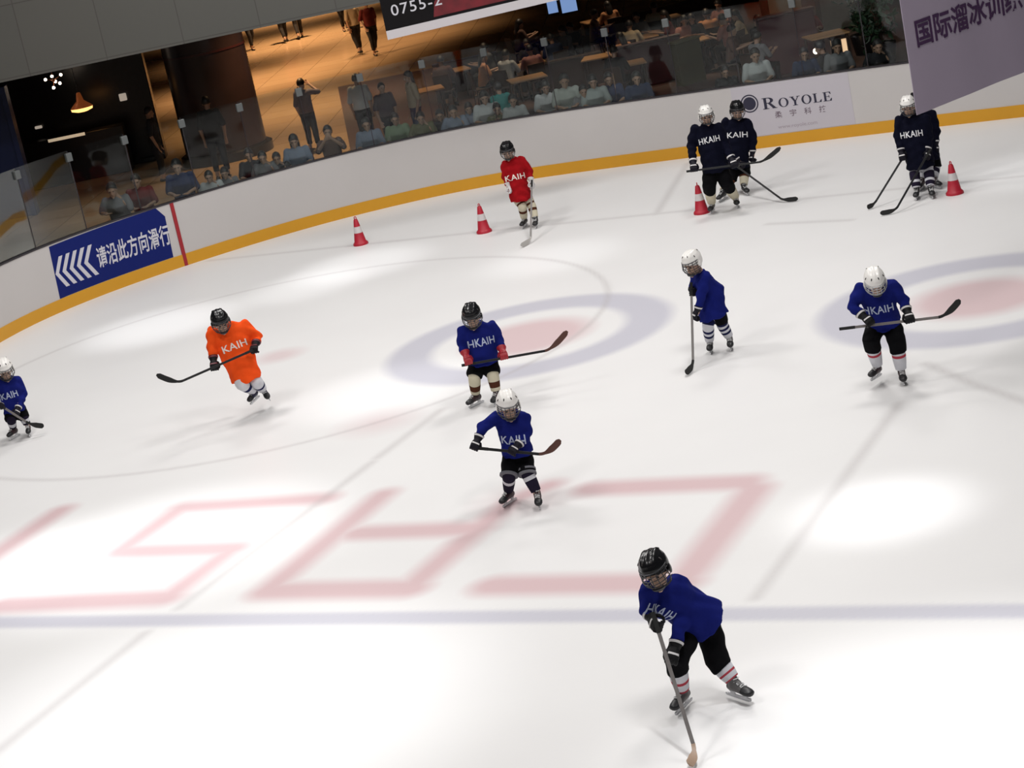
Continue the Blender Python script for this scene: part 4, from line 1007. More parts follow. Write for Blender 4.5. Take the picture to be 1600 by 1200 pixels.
def make_glove(root, G, E, sa, mid, toc, mats, k=1.0):
    d = nz(G-E); X = perp(sa, d) if abs(np.dot(sa, d)) < .97 else perp(V(1, 0, 0), d); Y = np.cross(d, X)
    if np.dot(Y, toc+.2*V(0, 0, 1)) < 0: Y = -Y
    q = 1 if np.dot(mid-G, X) > 0 else -1
    P = lambda x, y, z: G+k*(x*X+y*Y+z*d); b = MB()
    b.ell_loft([(P(0, .02, -.085), X*.034*k, Y*.028*k), (P(0, .026, -.045), X*.050*k, Y*.030*k), (P(0, .03, .0), X*.056*k, Y*.026*k), (P(0, .026, .03), X*.054*k, Y*.022*k)], 18, sq=.8)
    for i, x in enumerate((-.042, -.014, .014, .042)):
        L = (.92, 1.05, 1.0, .85)[i]
        b.tube([P(x, .040*math.cos(t), .040*math.sin(t)+.004) for t in np.linspace(.55, .55+2.75*L, 8)], [.0135*k, .0135*k, .013*k, .013*k, .0125*k, .012*k, .0115*k, .010*k], 10, rnd=True)
    b.tube([P(q*.05, .012, -.05), P(q*.066, -.016, -.022), P(q*.056, -.042, .0), P(q*.03, -.048, .018)], [.016*k, .016*k, .014*k, .011*k], 10, rnd=True)
    g = link('glove', remesh(b, 'glove', [mats[0]], .0055, 2), root)
    b = MB(); b.ell_loft([(P(0, .012, -.07), X*.042*k, Y*.036*k), (P(0, .008, -.10), X*.05*k, Y*.044*k), (P(0, .004, -.145), X*.064*k, Y*.058*k), (P(0, .004, -.15), X*.05*k, Y*.045*k)], 18); b.build('cuff', mats[0], g)
    b = MB(); b.ell_loft([(P(0, .005, -.118), X*.058*k, Y*.053*k), (P(0, .004, -.138), X*.0645*k, Y*.059*k)], 18); b.build('cuff_stripe', mats[1], g)
    b = MB(); b.ell_loft([(P(0, .045, -.03), X*.044*k, Y*.012*k), (P(0, .05, -.012), X*.046*k, Y*.012*k)], 14, sq=.7); b.build('back_stripe', mats[1], g)

def make_skate(root, A, K, T, free, L, mats):
    up0 = nz(K-A)
    if free: f = nz((T-A)+up0*.085); up = perp(up0, f)
    else: f = nz(V(T[0]-A[0], T[1]-A[1], 0)); up = V(0, 0, 1)
    lat = np.cross(f, up); k = L/.25; P = lambda s, x, z: A+s*f+x*lat+z*up; b = MB()
    b.ell_loft([(P(s*k, 0, z), lat*w_*k, up*h) for s, w_, h, z in ((-.075, .014, .016, -.058), (-.066, .030, .034, -.052), (-.03, .038, .044, -.046), (.03, .039, .044, -.048), (.09, .044, .034, -.057), (.135, .043, .028, -.064), (.165, .033, .022, -.068), (.178, .014, .012, -.07))], 18)
    b.tube([P(.0, 0, -.05), P(-.008, 0, .0), P(-.012, 0, .0)+up0*.05, P(-.012, 0, .0)+up0*.10], [.043*k, .043*k, .047*k, .051*k], 18)
    b.tube([P(.075*k, 0, -.03), P(.035*k, 0, .0), P(.028, 0, 0)+up0*.10], [.026*k, .024*k, .022*k], 12, rnd=True)   # tongue
    s = link('skate', remesh(b, 'skate', [mats[0]], .007, 3), root)
    b = MB(); b.ell_loft([(P(q*k, 0, z), lat*w_*k, up*h) for q, w_, h, z in ((.10, .046, .034, -.058), (.14, .0455, .031, -.064), (.172, .036, .025, -.068), (.185, .015, .014, -.07))], 16); b.build('toe_cap', mats[1], s)
    b = MB()
    for i in range(5):
        t = i/4; c = P((.105-.07*t)*k, 0, -.022+.028*t); b.tube([c-lat*.026*k-f*.006*(1 if i % 2 else -1), c+up*.008, c+lat*.026*k+f*.006*(1 if i % 2 else -1)], .0042, 6)
    b.tube([P(.03*k, -.03, .03), P(.05*k, 0, .035), P(.03*k, .03, .03)], .0048, 6); b.build('laces', M['lace'], s)
    b = MB()
    for c in (-.035, .10): b.ell_loft([(P(c*k, 0, -.085), f*.04*k, lat*.022), (P(c*k, 0, -.105), f*.026*k, lat*.012), (P(c*k, 0, -.125), f*.036*k, lat*.008)], 14)
    b.box(P(.032*k, 0, -.124), f*.128*k, lat*.007, up*.008); bl = b.build('blade_holder', M['holder'], s)
    b = MB(); pts = [(-.12, -.142), (-.105, -.149), (.0, -.15), (.13, -.149), (.158, -.141), (.165, -.128), (-.12, -.128)]
    vs = [P((x+.0+.02)*k if 0 else x*k, y, z) for y in (-.003, .003) for x, z in pts]; n = len(pts)
    b.add(vs, [tuple(range(n))[::-1], tuple(range(n, 2*n))]+[(i, (i+1) % n, n+(i+1) % n, n+i) for i in range(n)]); b.build('runner', M['steel'], s, False)

def make_stick(S, loc, BT, HE, TI, lab, k=1.0):
    loc = np.array(loc); c = (BT+HE)/2; r = empty('hockey_stick', tuple(loc+c), lab, 'hockey stick', 'hockey sticks')
    BT, HE, TI = BT-c, HE-c, TI-c; toc = nz(V(0, 0, CAMZ)-(loc+c)); d = nz(HE-BT); e = nz(TI-HE); L = np.linalg.norm(TI-HE)
    u = perp(toc, d); v = np.cross(d, u); b = MB()
    def rect(p, a, w_, c_, h): return [p-a*w_-c_*h, p+a*w_-c_*h, p+a*w_+c_*h, p-a*w_+c_*h]
    pe = HE-d*.10
    b.rings([rect(BT, v, .0155, u, .011), rect(pe, v, .0155, u, .011)]); sh = b.build('shaft', STK[S['shaft']], r, False, .003)
    b = MB(); b.rings([rect(BT-d*.006, v, .0175, u, .0125), rect(BT+d*.17, v, .0172, u, .0125)]); b.build('grip_tape', M['tape'] if S['shaft'] != 'grey' or 1 else 0, r, False, .003)
    b = MB(); R = []; N = 14
    for i in range(N+1):
        t = i/N; p0, p1, p2 = pe, HE+e*.01, TI; p = (1-t)**2*p0+2*t*(1-t)*p1+t*t*p2; tg = nz(2*(1-t)*(p1-p0)+2*t*(p2-p1)); uu = perp(toc, tg); vv = np.cross(tg, uu)
        hgt = .0165+(.036-.0165)*min(1, max(0, (t-.3)/.3)); hgt *= 1 if t < .9 else math.sqrt(max(.02, 1-((t-.9)/.1)**2*.85))
        R.append(rect(p+uu*.02*t*t, vv, hgt, uu, .011-.004*t))
    b.rings(R); b.build('blade', BLD[S['blade']], r, True, .002)
    return r

def make_skater(S):
    loc = V(*S['loc']); J = {k: V(*v) for k, v in S['J'].items()}
    root = empty('person', tuple(loc), S['label'], 'person', 'hockey children on the ice')
    toc = nz(V(-loc[0], -loc[1], 0)); k = S.get('k', 1.0)
    SA, SB, P = J['SA'], J['SB'], J['P']; mid = (SA+SB)/2; spine = nz(mid-P); lat = perp(SB-SA, spine); fwd = np.cross(lat, spine)
    H = J['H']; a = math.radians(S['yaw']); pt = math.radians(S['pitch'])
    hf = V(toc[0]*math.cos(a)-toc[1]*math.sin(a), toc[0]*math.sin(a)+toc[1]*math.cos(a), 0); up0 = nz(.55*V(0, 0, 1)+.45*spine)
    hf = nz(hf*math.cos(pt)-V(0, 0, 1)*math.sin(pt)); hu = perp(up0, hf); hr = np.cross(hu, hf); hk = S.get('hk', 1.0)
    W = {q: J['G'+q]-nz(J['G'+q]-J['E'+q])*min(.125, .6*np.linalg.norm(J['G'+q]-J['E'+q])) for q in 'AB'}; neck = mid+spine*.02
    hw = np.linalg.norm(SB-SA)/2; HP = {'A': P-lat*.075*k-spine*.03-fwd*.02, 'B': P+lat*.075*k-spine*.03-fwd*.02}
    # one continuous body: head, neck, trunk, arms and legs
    b = MB(); make_head(b, H-hu*.03+hf*.022, hr, hf, hu, 1.14); b.tube([H-hu*.06-hf*.02, neck-fwd*.01, mid-spine*.06], [.05, .055, .075], 14, rnd=True)
    b.ell_loft([(mid+spine*.03, lat*hw*.55, fwd*.06), (mid-spine*.03, lat*hw*1.05, fwd*.085), (mid*.6+P*.4, lat*.135*k, fwd*.095), (P+spine*.05, lat*.13*k, fwd*.095), (P-spine*.07, lat*.12*k, fwd*.09)], 20)
    for q, s_ in (('A', SA), ('B', SB)):
        b.tube([s_, J['E'+q], W[q], J['G'+q]-nz(J['G'+q]-J['E'+q])*.05], [.05, .042, .034, .03], 12, rnd=True)
        b.tube([HP[q], J['K'+q], J['A'+q]], [.075, .055, .038], 14, rnd=True)
    body = link('body', remesh(b, 'body', [M['skin']], .0085, 3), root); face_parts(H-hu*.03+hf*.022, hr, hf, hu, body, 1.14)
    # jersey
    b = MB(); hem = S['hem']; dp = hem*.93; wz = P*.5+mid*.5
    b.ell_loft([(mid+spine*.075-fwd*.005, lat*.072, fwd*.068), (mid+spine*.045, lat*hw*.62, fwd*.082), (mid+spine*.0, lat*(hw+.035), fwd*.10), (mid-spine*.10, lat*(hw+.045), fwd*.13), (wz-fwd*S.get('hunch', 0), lat*max(hw+.02, hem*.86), fwd*(dp*.92)), (P+spine*.02+fwd*.02, lat*hem*.98, fwd*dp), (P-spine*S.get('drop', .10)*.6+fwd*.03, lat*hem*1.03, fwd*dp*1.04), (P-spine*S.get('drop', .10)+fwd*.03, lat*hem*1.04, fwd*dp*1.06)], 28)
    for q, s_ in (('A', SA), ('B', SB)): b.tube([s_-spine*.005, s_*.45+J['E'+q]*.55, J['E'+q], W[q]], [.080*k, .077*k, .072*k, .050*k], 16, rnd=True)
    jm = remesh(b, 'jersey', [M[S['jersey']]], .011, 7, .5, folds(.0095, 30, loc[0]*3))
    jer = link('jersey', jm, root)
    b = MB(); b.tube([mid+spine*.07+lat*.066*math.cos(t)+fwd*.064*math.sin(t) for t in np.linspace(0, 2*math.pi, 25)], .011, 8); b.build('collar', M[S.get('collar', S['jersey'])], jer)
    if S['text'] and 'TX' in J:
        bv = BVHTree.FromPolygons([v.co for v in jm.vertices], [p.vertices for p in jm.polygons])
        me = text_mesh(S['text'], 1.0, .012, 0, 'CENTER', .16, 1.05); x = [v.co.x for v in me.vertices]; sw = S.get('tw', .33)/max(.1, max(x)-min(x)); shh = S.get('th', .095)/.73
        tx = J['TX']; tr_ = math.radians(S.get('trot', 0)); tl = lat*math.cos(tr_)+spine*math.sin(tr_); ts = spine*math.cos(tr_)-lat*math.sin(tr_); co = np.array([tuple(v.co) for v in me.vertices]); px_ = co[:, 0]*sw; py_ = (co[:, 1]-.36)*shh-(px_/.19)**2*.02*S.get('arch', 1); keep = []
        for i in range(len(co)):
            o = tx+tl*px_[i]+ts*py_[i]+fwd*.4; h = bv.ray_cast(Vector(o), Vector(-fwd), .8)
            if h[0] is not None and h[1].dot(Vector(fwd)) > .12: p = np.array(h[0])+np.array(h[1])*.005; keep.append(True)
            else: p = tx; keep.append(False)
            me.vertices[i].co = p
        bm = bmesh.new(); bm.from_mesh(me); bm.verts.ensure_lookup_table(); bmesh.ops.delete(bm, geom=[bm.verts[i] for i in range(len(co)) if not keep[i]], context='VERTS'); bm.to_mesh(me); bm.free()
        lm = M['letter_orange'] if S['jersey'] in ('orange', 'red') else M['letter_blue'] if S['jersey'] == 'blue' else M['letter']
        if len(me.polygons): link('lettering', setmat(me, lm), jer)
    # trousers, socks, skates, gloves
    b = MB(); b.ell_loft([(P+spine*.10, lat*.135*k, fwd*.115), (P-spine*.01, lat*.165*k, fwd*.125*k), (P-spine*.08, lat*.15*k, fwd*.115*k)], 22)
    ends = {}
    for q in 'AB':
        h, K, A = HP[q], J['K'+q], J['A'+q]; c = nz(K-h)
        if S.get('longp'): e = K+(A-K)*.36; b.tube([h, h*.5+K*.5, K+c*.0, e], [.108*k, .11*k, .104*k, .094*k], 18); ends[q] = (K, e, .09*k)
        elif S.get('short'): e = h+(K-h)*.75; b.tube([h, e], [.10*k, .094*k], 18); ends[q] = (h, e, .10*k)
        else: e = K+c*.015; b.tube([h, h*.5+K*.5, e], [.108*k, .112*k, .106*k], 18); ends[q] = (h, e, .11*k)
    pm = CL['black'] if S['pants'] == 'blackstripe' else CL[S['pants']]
    pants = link('hockey_pants', remesh(b, 'hockey_pants', [pm], .012, 5, .5, folds(.005, 26, loc[1])), root)
    if S['pants'] == 'blackstripe':
        for q in 'AB':
            a_, e, rr = ends[q]; d = nz(e-a_)
            for off in ((.0, -.045) if q == 'B' else (-.005,)): b = MB(); b.tube([e+d*(off-.01), e+d*(off+.012)], [rr*1.035, rr*1.03], 18); b.build('hem_stripe', M['greycloth'], pants)
    for q in 'AB':
        K, A = J['K'+q], J['A'+q]; d = nz(A-K); top = K-nz(K-HP[q])*.09 if S.get('short') else K; N = 24; Pn = []; rad = []; ms = []
        m0, m1 = CL[S['sock'][0]], CL[S['sock'][1]]
        path = [top, K, A+d*-.02] if S.get('short') else [K-nz(K-HP[q])*.05, K+d*.01, A-d*.02] if not S.get('longp') else [K+(A-K)*.2, K+(A-K)*.3, A-d*.02]
        seg = np.cumsum([0]+[np.linalg.norm(path[i+1]-path[i]) for i in range(2)]); 
        for i in range(N+1):
            t = i/N; s_ = t*seg[-1]; p = path[0]+(path[1]-path[0])*s_/seg[1] if s_ < seg[1] else path[1]+(path[2]-path[1])*(s_-seg[1])/(seg[2]-seg[1])
            Pn.append(p); rad.append(k*(.082-.020*t+.006*math.sin(t*math.pi))); ms.append(1 if any(lo <= t < hi for lo, hi in S['bands']) else 0)
        b = MB(); b.tube(Pn, rad, 18, mis=ms); b.build('sock', [m0, m1], root)
        make_skate(root, A, K, J['T'+q], S.get('free', (0, 0))['AB'.index(q)], S['foot'], BOOT[S['skate']])
    sa = nz(J['HE']-J['BT']) if 'HE' in J else lat; sa2 = nz(J['HE2']-J['BT2']) if 'HE2' in J else sa
    for q in 'AB': make_glove(root, J['G'+q], J['E'+q], sa2 if q == 'A' else sa, mid, toc, [GLOVE[x] for x in S['glove']], .98*k+.02)
    make_helmet(root, H, hr, hf, hu, S['helmet'])
    if 'HE' in J: make_stick(S, S['loc'], J['BT'], J['HE'], J['TI'], S['stick'])
    if 'HE2' in J: make_stick(S, S['loc'], J['BT2'], J['HE2'], J['TI2'], S['stick2'])
for S in SKATERS: make_skater(S)
# ------------------------------------------------------------------ people behind the glass
def folk(pose):
    """one person about 1.66 m tall facing -Y: (body, shirt, trousers, hair short, hair long, shoe) meshes in local space"""
    X, Y, Z = V(1, 0, 0), V(0, -1, 0), V(0, 0, 1); sit = pose == 'sit'; dz = -.40 if sit else 0
    lean = {'lean': .12, 'sit': .06, 'rail': .20}.get(pose, 0.0)
    P = V(0, 0, .93+dz); mid = V(0, -lean, 1.36+dz-lean*.15); H = V(0, -lean*1.5-.02, 1.56+dz-lean*.25); nod = .25 if pose in ('lean', 'rail', 'sit') else .05
    hf = nz(Y-Z*nod); hu = perp(Z, hf); hr = np.cross(hu, hf)
    SA, SB = mid-X*.165, mid+X*.165
    hand = dict(stand=((-.21, -.06, .80), (.21, -.06, .80)), walk=((-.22, -.20, .86), (.22, .12, .84)), lean=((-.12, -.36, 1.10), (.12, -.36, 1.10)), rail=((-.16, -.42, 1.16), (.05, -.24, 1.40)),
                sit=((-.13, -.40, .80), (.13, -.42, .80)), photo=((-.06, -.25, 1.50), (.21, -.05, .80)), lift=((-.07, -.28, 1.45), (.07, -.28, 1.45)))[pose]
    elb = dict(stand=((-.24, .03, 1.08), (.24, .03, 1.08)), walk=((-.25, .06, 1.10), (.25, .10, 1.10)), lean=((-.23, -.14, 1.12), (.23, -.14, 1.12)), rail=((-.26, -.22, 1.16), (.22, -.28, 1.15)),
               sit=((-.24, -.14, .74), (.24, -.14, .74)), photo=((-.34, -.14, 1.32), (.24, .03, 1.08)), lift=((-.25, -.2, 1.25), (.25, -.2, 1.25)))[pose]
    if sit: kn = (V(-.11, -.43, .52), V(.11, -.43, .52)); an = (V(-.11, -.40, .10), V(.11, -.40, .10))
    elif pose == 'walk': kn = (V(-.09, -.14, .50), V(.09, .03, .49)); an = (V(-.09, -.16, .09), V(.09, .26, .14))
    else: kn = (V(-.10, -.02, .49), V(.10, -.02, .49)); an = (V(-.11, .0, .09), V(.11, .0, .09))
    hip = (P+V(-.09, 0, -.03), P+V(.09, 0, -.03)); b = MB(); make_head(b, H, hr, hf, hu); b.tube([H-hu*.06-hf*.02, mid+V(0, .01, .03), mid-Z*.05], [.05, .052, .07], 14, rnd=True)
    b.ell_loft([(mid+Z*.03, X*.10, Y*.06), (mid-Z*.03, X*.175, Y*.09), (mid*.5+P*.5, X*.14, Y*.10), (P, X*.16, Y*.11), (P-Z*.08, X*.14, Y*.10)], 20)
    for i in (0, 1):
        e, h = V(*elb[i]), V(*hand[i]); s_ = (SA, SB)[i]; d = nz(h-e); b.tube([s_, e, h], [.052, .042, .028], 12, rnd=True)
        side = perp(X, d); nrm = np.cross(d, side); b.ell_loft([(h, side*.028, nrm*.018), (h+d*.05, side*.042, nrm*.016), (h+d*.085, side*.04, nrm*.013)], 12)
        for j, q in enumerate((-.032, -.011, .011, .032)): b.tube([h+d*.08+side*q, h+d*(.115+.01*(j in (1, 2)))+side*q*1.15+nrm*.006, h+d*(.145+.014*(j in (1, 2)))+side*q*1.2+nrm*.02], [.0095, .009, .0085], 8, rnd=True)
        g = -1 if i else 1; b.tube([h+d*.02+side*.03*g, h+d*.06+side*.06*g, h+d*.085+side*.07*g], [.012, .011, .009], 8, rnd=True)
        b.tube([hip[i], kn[i], an[i]], [.08, .056, .04], 14, rnd=True); b.tube([an[i]+V(0, .03, -.04), an[i]+V(0, -.12, -.055)], [.035, .03], 10, rnd=True)
    body = remesh(b, 'body', [M['skin_shaded']], .009, 3)
    b = MB(); b.ell_loft([(mid+Z*.07, X*.062, Y*.058), (mid+Z*.045, X*.11, Y*.072), (mid-Z*.0, X*.205, Y*.10), (mid-Z*.12, X*.19, Y*.125), (mid*.4+P*.6, X*.175, Y*.125), (P-Z*.04, X*.185, Y*.14)], 24)
    for i in (0, 1): s_, e, h = (SA, SB)[i], V(*elb[i]), V(*hand[i]); b.tube([s_, s_*.3+e*.7, e*.95+s_*.05], [.073, .067, .060], 14, rnd=True)
    shirt = remesh(b, 'shirt', [M['white']], .012, 5, .5, folds(.005, 20, 1))
    b = MB(); b.ell_loft([(P+Z*.06, X*.155, Y*.118), (P-Z*.04, X*.17, Y*.13), (P-Z*.10, X*.16, Y*.12)], 20)
    for i in (0, 1): b.tube([hip[i], hip[i]*.5+kn[i]*.5, kn[i], an[i]*.8+kn[i]*.2], [.098, .09, .074, .06], 14)
    tro = remesh(b, 'trousers', [M['black']], .013, 4, .5, folds(.004, 22, 2))
    def hair(long):
        b = MB(); R = []; Pq = lambda x, y, z: H+x*hr+y*hf+z*hu
        for i in range(11):
            r = []
            for j in range(26):
                az = 2*math.pi*j/26; c = (1+math.cos(az))/2; lim = math.radians((118 if not long else 125)-58*c**2.0); th = .05+(lim-.05)*i/10
                st, ct = math.sin(th), math.cos(th); wv = 1+.03*math.sin(az*9+th*6)
                r.append(Pq(.088*math.sin(az)*st*wv, (.106*math.cos(az)*st-.012)*wv, .112*ct*wv+.022))
            R.append(r)
        b.rings(R)
        if long: b.ell_loft([(Pq(0, -.06, .0), hr*.085, hf*.05), (Pq(0, -.075, -.09), hr*.09, hf*.045), (Pq(0, -.085, -.20), hr*.085, hf*.03), (Pq(0, -.08, -.28), hr*.05, hf*.015)], 18)
        return b.mesh('hair', M['dark'])
    shoes = []
    for a in an:
        b = MB(); b.ell_loft([(a+V(0, .075, -.055), X*.02, Z*.02), (a+V(0, .05, -.045), X*.038, Z*.04), (a+V(0, -.03, -.05), X*.042, Z*.036), (a+V(0, -.12, -.062), X*.045, Z*.024), (a+V(0, -.175, -.07), X*.025, Z*.014)], 14); shoes.append(b.mesh('shoe', M['dark']))
    eye = MB()
    for q in (-1, 1): eye.ell(H+q*.030*hr+.079*hf, hr*.013, hf*.007, hu*.007, 10, 8)
    return dict(body=body, shirt=shirt, trousers=tro, hair=hair(0), longhair=hair(1), shoes=shoes, eyes=eye.mesh('eyes', M['dark']))
FOLK = {}
HAIRM = mat('black_hair', (0.010, 0.008, 0.008), 0.5, 0, .3, 40)
def person(x, y, z, rz, scale, pose, shirt, trous, hairkind, label, group):
    if pose not in FOLK: FOLK[pose] = folk(pose)
    F = FOLK[pose]; r = empty('person', (x, y, z), label, 'person', group, rz); r.scale = (scale,)*3
    b = link('body', F['body'], r); link('eyes', F['eyes'], b)
    for nm, me, m in (('shirt', F['shirt'], mat('shirt_%02x%02x%02x' % tuple(int(c*255) for c in shirt), shirt, .85, 0, .12, 9, .4, 14, .2)), ('trousers', F['trousers'], mat('trousers_%02x%02x%02x' % tuple(int(c*255) for c in trous), trous, .85, 0, .12, 9, .4, 14, .2)), ('hair', F['longhair' if hairkind else 'hair'], HAIRM), ('shoe', F['shoes'][0], M['sk_black']), ('shoe', F['shoes'][1], M['sk_black'])):
        o = link(nm, me, r); o.material_slots[0].link = 'OBJECT'; o.material_slots[0].material = m
    return r
for a in FOLKS: person(*a)

# ------------------------------------------------------------------ the mall behind the boards
def tiles(name, c1, c2, seam, w_, h_, rough=.25, rz=0.0, ms=.006):
    m = bpy.data.materials.new(name); m.use_nodes = True; nt = m.node_tree; b = nt.nodes['Principled BSDF']; tc = nt.nodes.new('ShaderNodeTexCoord'); mp = nt.nodes.new('ShaderNodeMapping'); mp.inputs['Rotation'].default_value = (0, 0, rz)
    br = nt.nodes.new('ShaderNodeTexBrick'); br.offset = 0; br.inputs['Scale'].default_value = 1; br.inputs['Brick Width'].default_value = w_; br.inputs['Row Height'].default_value = h_; br.inputs['Mortar Size'].default_value = ms
    br.inputs['Color1'].default_value = (*c1, 1); br.inputs['Color2'].default_value = (*c2, 1); br.inputs['Mortar'].default_value = (*seam, 1)
    nt.links.new(tc.outputs['Object'], mp.inputs[0]); nt.links.new(mp.outputs[0], br.inputs['Vector']); nt.links.new(br.outputs['Color'], b.inputs['Base Color']); b.inputs['Roughness'].default_value = rough
    return m
b = MB(); S_ = np.linspace(0, SMAX, 120); inner = bp(S_, 0, .09); outer = [(-26, 30, 0)]+[(-26+56*i/118, 119, 0) for i in range(119)]
outer = [(-26+56*i/119, 119 if 4 < i < 116 else 40, 0) for i in range(120)]
b.add(list(inner)+outer, [(i, i+1, 121+i, 120+i) for i in range(119)])
tag(b.build('floor_mall', tiles('polished_stone', (0.46, 0.34, 0.22), (0.42, 0.30, 0.19), (0.10, 0.06, 0.03), 1.2, 1.2, .18, .12), None, False), kind='structure')
b = MB(); b.abox(-26, 30, 119, 119.3, 0, 5); tag(b.build('wall_back', mat('dark_brown_wall', (0.05, 0.03, 0.02), .7, 0, .3, 1), None, False), kind='structure')
b = MB(); b.add([(x, y, .004) for x, y in CARPET], [tuple(range(len(CARPET)))])
tag(b.build('floor_restaurant', mat('dark_maroon_carpet', (0.045, 0.022, 0.020), .8, 0, .3, 2), None, False), kind='structure')
# upper floor: fascia of grey panels and the slab above the mall
b = MB(); b.box((-3, 44.6, 5.35), nz((1, .035, 0))*26, V(-.035, 1, 0)*.25, (0, 0, 1.85)); fm = tiles('grey_fascia_panels', (0.15, 0.145, 0.13), (0.14, 0.138, 0.125), (0.105, 0.10, 0.09), 1.55, 1.4, .6, 0, .012)
nt = fm.node_tree; mp = [n for n in nt.nodes if n.type == 'MAPPING'][0]; mp.inputs['Rotation'].default_value = (math.pi/2, 0, 0); mp.inputs['Location'].default_value = (.35, .75, 0)
tag(b.build('wall_upper', fm, None, False), kind='structure')
b = MB(); b.abox(-29, 30, 44.9, 119, 4.9, 5.2); tag(b.build('ceiling_mall', mat('dark_ceiling', (0.06, 0.05, 0.045), .8, 0, .2, 1), None, False), kind='structure')
DARK = mat('dark_lacquer', (0.010, 0.009, 0.010), .25, 0, .3, .7); 
b = MB(); b.abox(-20, -7.2, 54.2, 54.6, 0, 4.88); b.abox(-20, -7.2, 54.1, 54.2, 0, .12); tag(b.build('shop_facade', DARK, None, False, .02), 'black shop front wall beyond the glass at left', 'shop front')
b = MB(); b.abox(-12.4, -9.75, 49.4, 49.6, 0, 2.9); b.abox(-9.8, -9.68, 49.3, 49.7, 0, 2.95); tag(b.build('blue_screen_wall', mat('deep_blue_panel', (0.02, 0.04, 0.16), .4, 0, .2, 1), None, False, .01), 'deep blue partition at the far left edge behind glass', 'partition')
r = empty('round_column', COLUMN, 'thick dark round column with reddish sheen beyond the glass', 'column')
b = MB(); b.ell_loft([((0, 0, z), (q, 0, 0), (0, q, 0)) for z, q in ((.25, .97), (2.4, .97), (4.9, .97))], 40); b.build('shaft', mat('dark_brown_column', (0.030, 0.018, 0.018), .3, 0, .5, 1.2), r)
b = MB(); b.ell_loft([((0, 0, z), (q, 0, 0), (0, q, 0)) for z, q in ((0, 1.1), (.2, 1.1), (.25, 1.0))], 40); b.build('plinth', DARK, r)
b = MB()
for z in (2.55, 3.05): b.ell_loft([((0, 0, z), (.985, 0, 0), (0, .985, 0)), ((0, 0, z+.05), (.985, 0, 0), (0, .985, 0))], 40)
b.build('metal_band', mat('dark_red_band', (0.05, 0.015, 0.015), .3), r)
CHM = mat('dark_chair_wood', (0.035, 0.018, 0.012), .5, 0, .2, 8)
# lamps of the dark shop
GLOW = mat('warm_bulb', (1, .8, .5), .5, emit=((1.0, .80, .62), 9)); WARM = mat('lit_shade', (.9, .5, .2), .6, emit=((1.0, .46, .14), 2.2)); BRASS = mat('brass', (.25, .08, .03), .35, .8)
r = empty('chandelier', CHAND, 'small cluster chandelier of round bulbs lit in the dark shop', 'chandelier')
bl = [(-.18, 0, .08), (-.02, .05, .12), (.20, 0, .12), (-.03, -.05, -.14), (.13, 0, -.07), (.02, .1, -.02)]
b = MB()
for p in bl: b.tube([(0, 0, .02), p], .008, 6)
b.tube([(0, 0, .0), (0, 0, 4.9-CHAND[2])], .008, 6); b.ell((0, 0, .02), (.04, 0, 0), (0, .04, 0), (0, 0, .04)); b.build('frame', BRASS, r)
for p in bl: b = MB(); b.ell(p, (.035, 0, 0), (0, .035, 0), (0, 0, .035), 14, 10); b.build('bulb', GLOW, r)
r = empty('pendant_lamp', PEND, 'glowing amber pendant lamp hanging over the dark shop counter', 'lamp')
b = MB(); b.ell_loft([((0, 0, z), (q, 0, 0), (0, q, 0)) for z, q in ((.0, .27), (.05, .22), (.16, .09), (.34, .05), (.36, .03))], 24); b.build('lamp_shade', mat('copper_shade', (.22, .05, .015), .4, .5, emit=((1, .25, .06), .10)), r)
b = MB(); b.ell_loft([((0, 0, z), (q, 0, 0), (0, q, 0)) for z, q in ((-.10, .12), (-.06, .25), (.0, .262))], 24); b.build('diffuser', WARM, r)
b = MB(); b.tube([(0, 0, .35), (0, 0, 4.9-PEND[2])], .01, 6); b.build('cord', M['rail'], r)
b = MB(); b.abox(-1.25, 1.25, -.25, .25, 0, CTOP); r = b.build('shop_counter', DARK, None, False, .02); r.location = COUNTER; tag(r, 'low black shop counter with a pale lit top edge at left', 'counter')
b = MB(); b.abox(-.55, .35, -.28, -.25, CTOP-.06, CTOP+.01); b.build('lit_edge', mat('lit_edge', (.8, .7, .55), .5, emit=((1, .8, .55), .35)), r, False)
for (p, wv, hv, nm, lab) in SHOPSIGNS:
    b = MB(); b.abox(-wv, wv, -.03, .03, -hv, hv); o = b.build(nm, mat('pale_lit_sign', (.6, .55, .48), .5, emit=((1, .85, .7), .28)), None, False, .02); o.location = p; tag(o, lab, 'sign')
r = empty('table_lamp', TLAMP, 'small glowing table lamp above the end of the serif lettering', 'lamp')
b = MB(); b.tube([(0, 0, -TLAMP[2]), (0, 0, 0)], .015, 8); b.build('stem', CHM, r)
b = MB(); b.ell((0, 0, .05), (.05, 0, 0), (0, .05, 0), (0, 0, .055)); b.build('bulb', GLOW, r)
r = empty('glowing_panel_box', GLOWBOX, 'glowing stand-in for a lamplit panel behind the glass right of the small table lamp', 'lamp')
b = MB(); b.abox(-.17, .17, -.12, .12, .04, .62); b.build('lit_body', mat('lamplit_glow', (.8, .6, .4), .7, emit=((1, .62, .36), .7)), r, False, .01)  # emission stands in for lamplight on a panel behind chair legs
b = MB(); b.abox(-.2, .2, -.15, .15, 0, .04); b.abox(-.2, .2, -.15, .15, .62, .66)
for q in (-.19, .0, .19): b.abox(q-.015, q+.015, -.15, -.12, .04, .62)
b.abox(-.2, .2, -.15, -.12, .2, .23); b.build('frame', CHM, r, False)
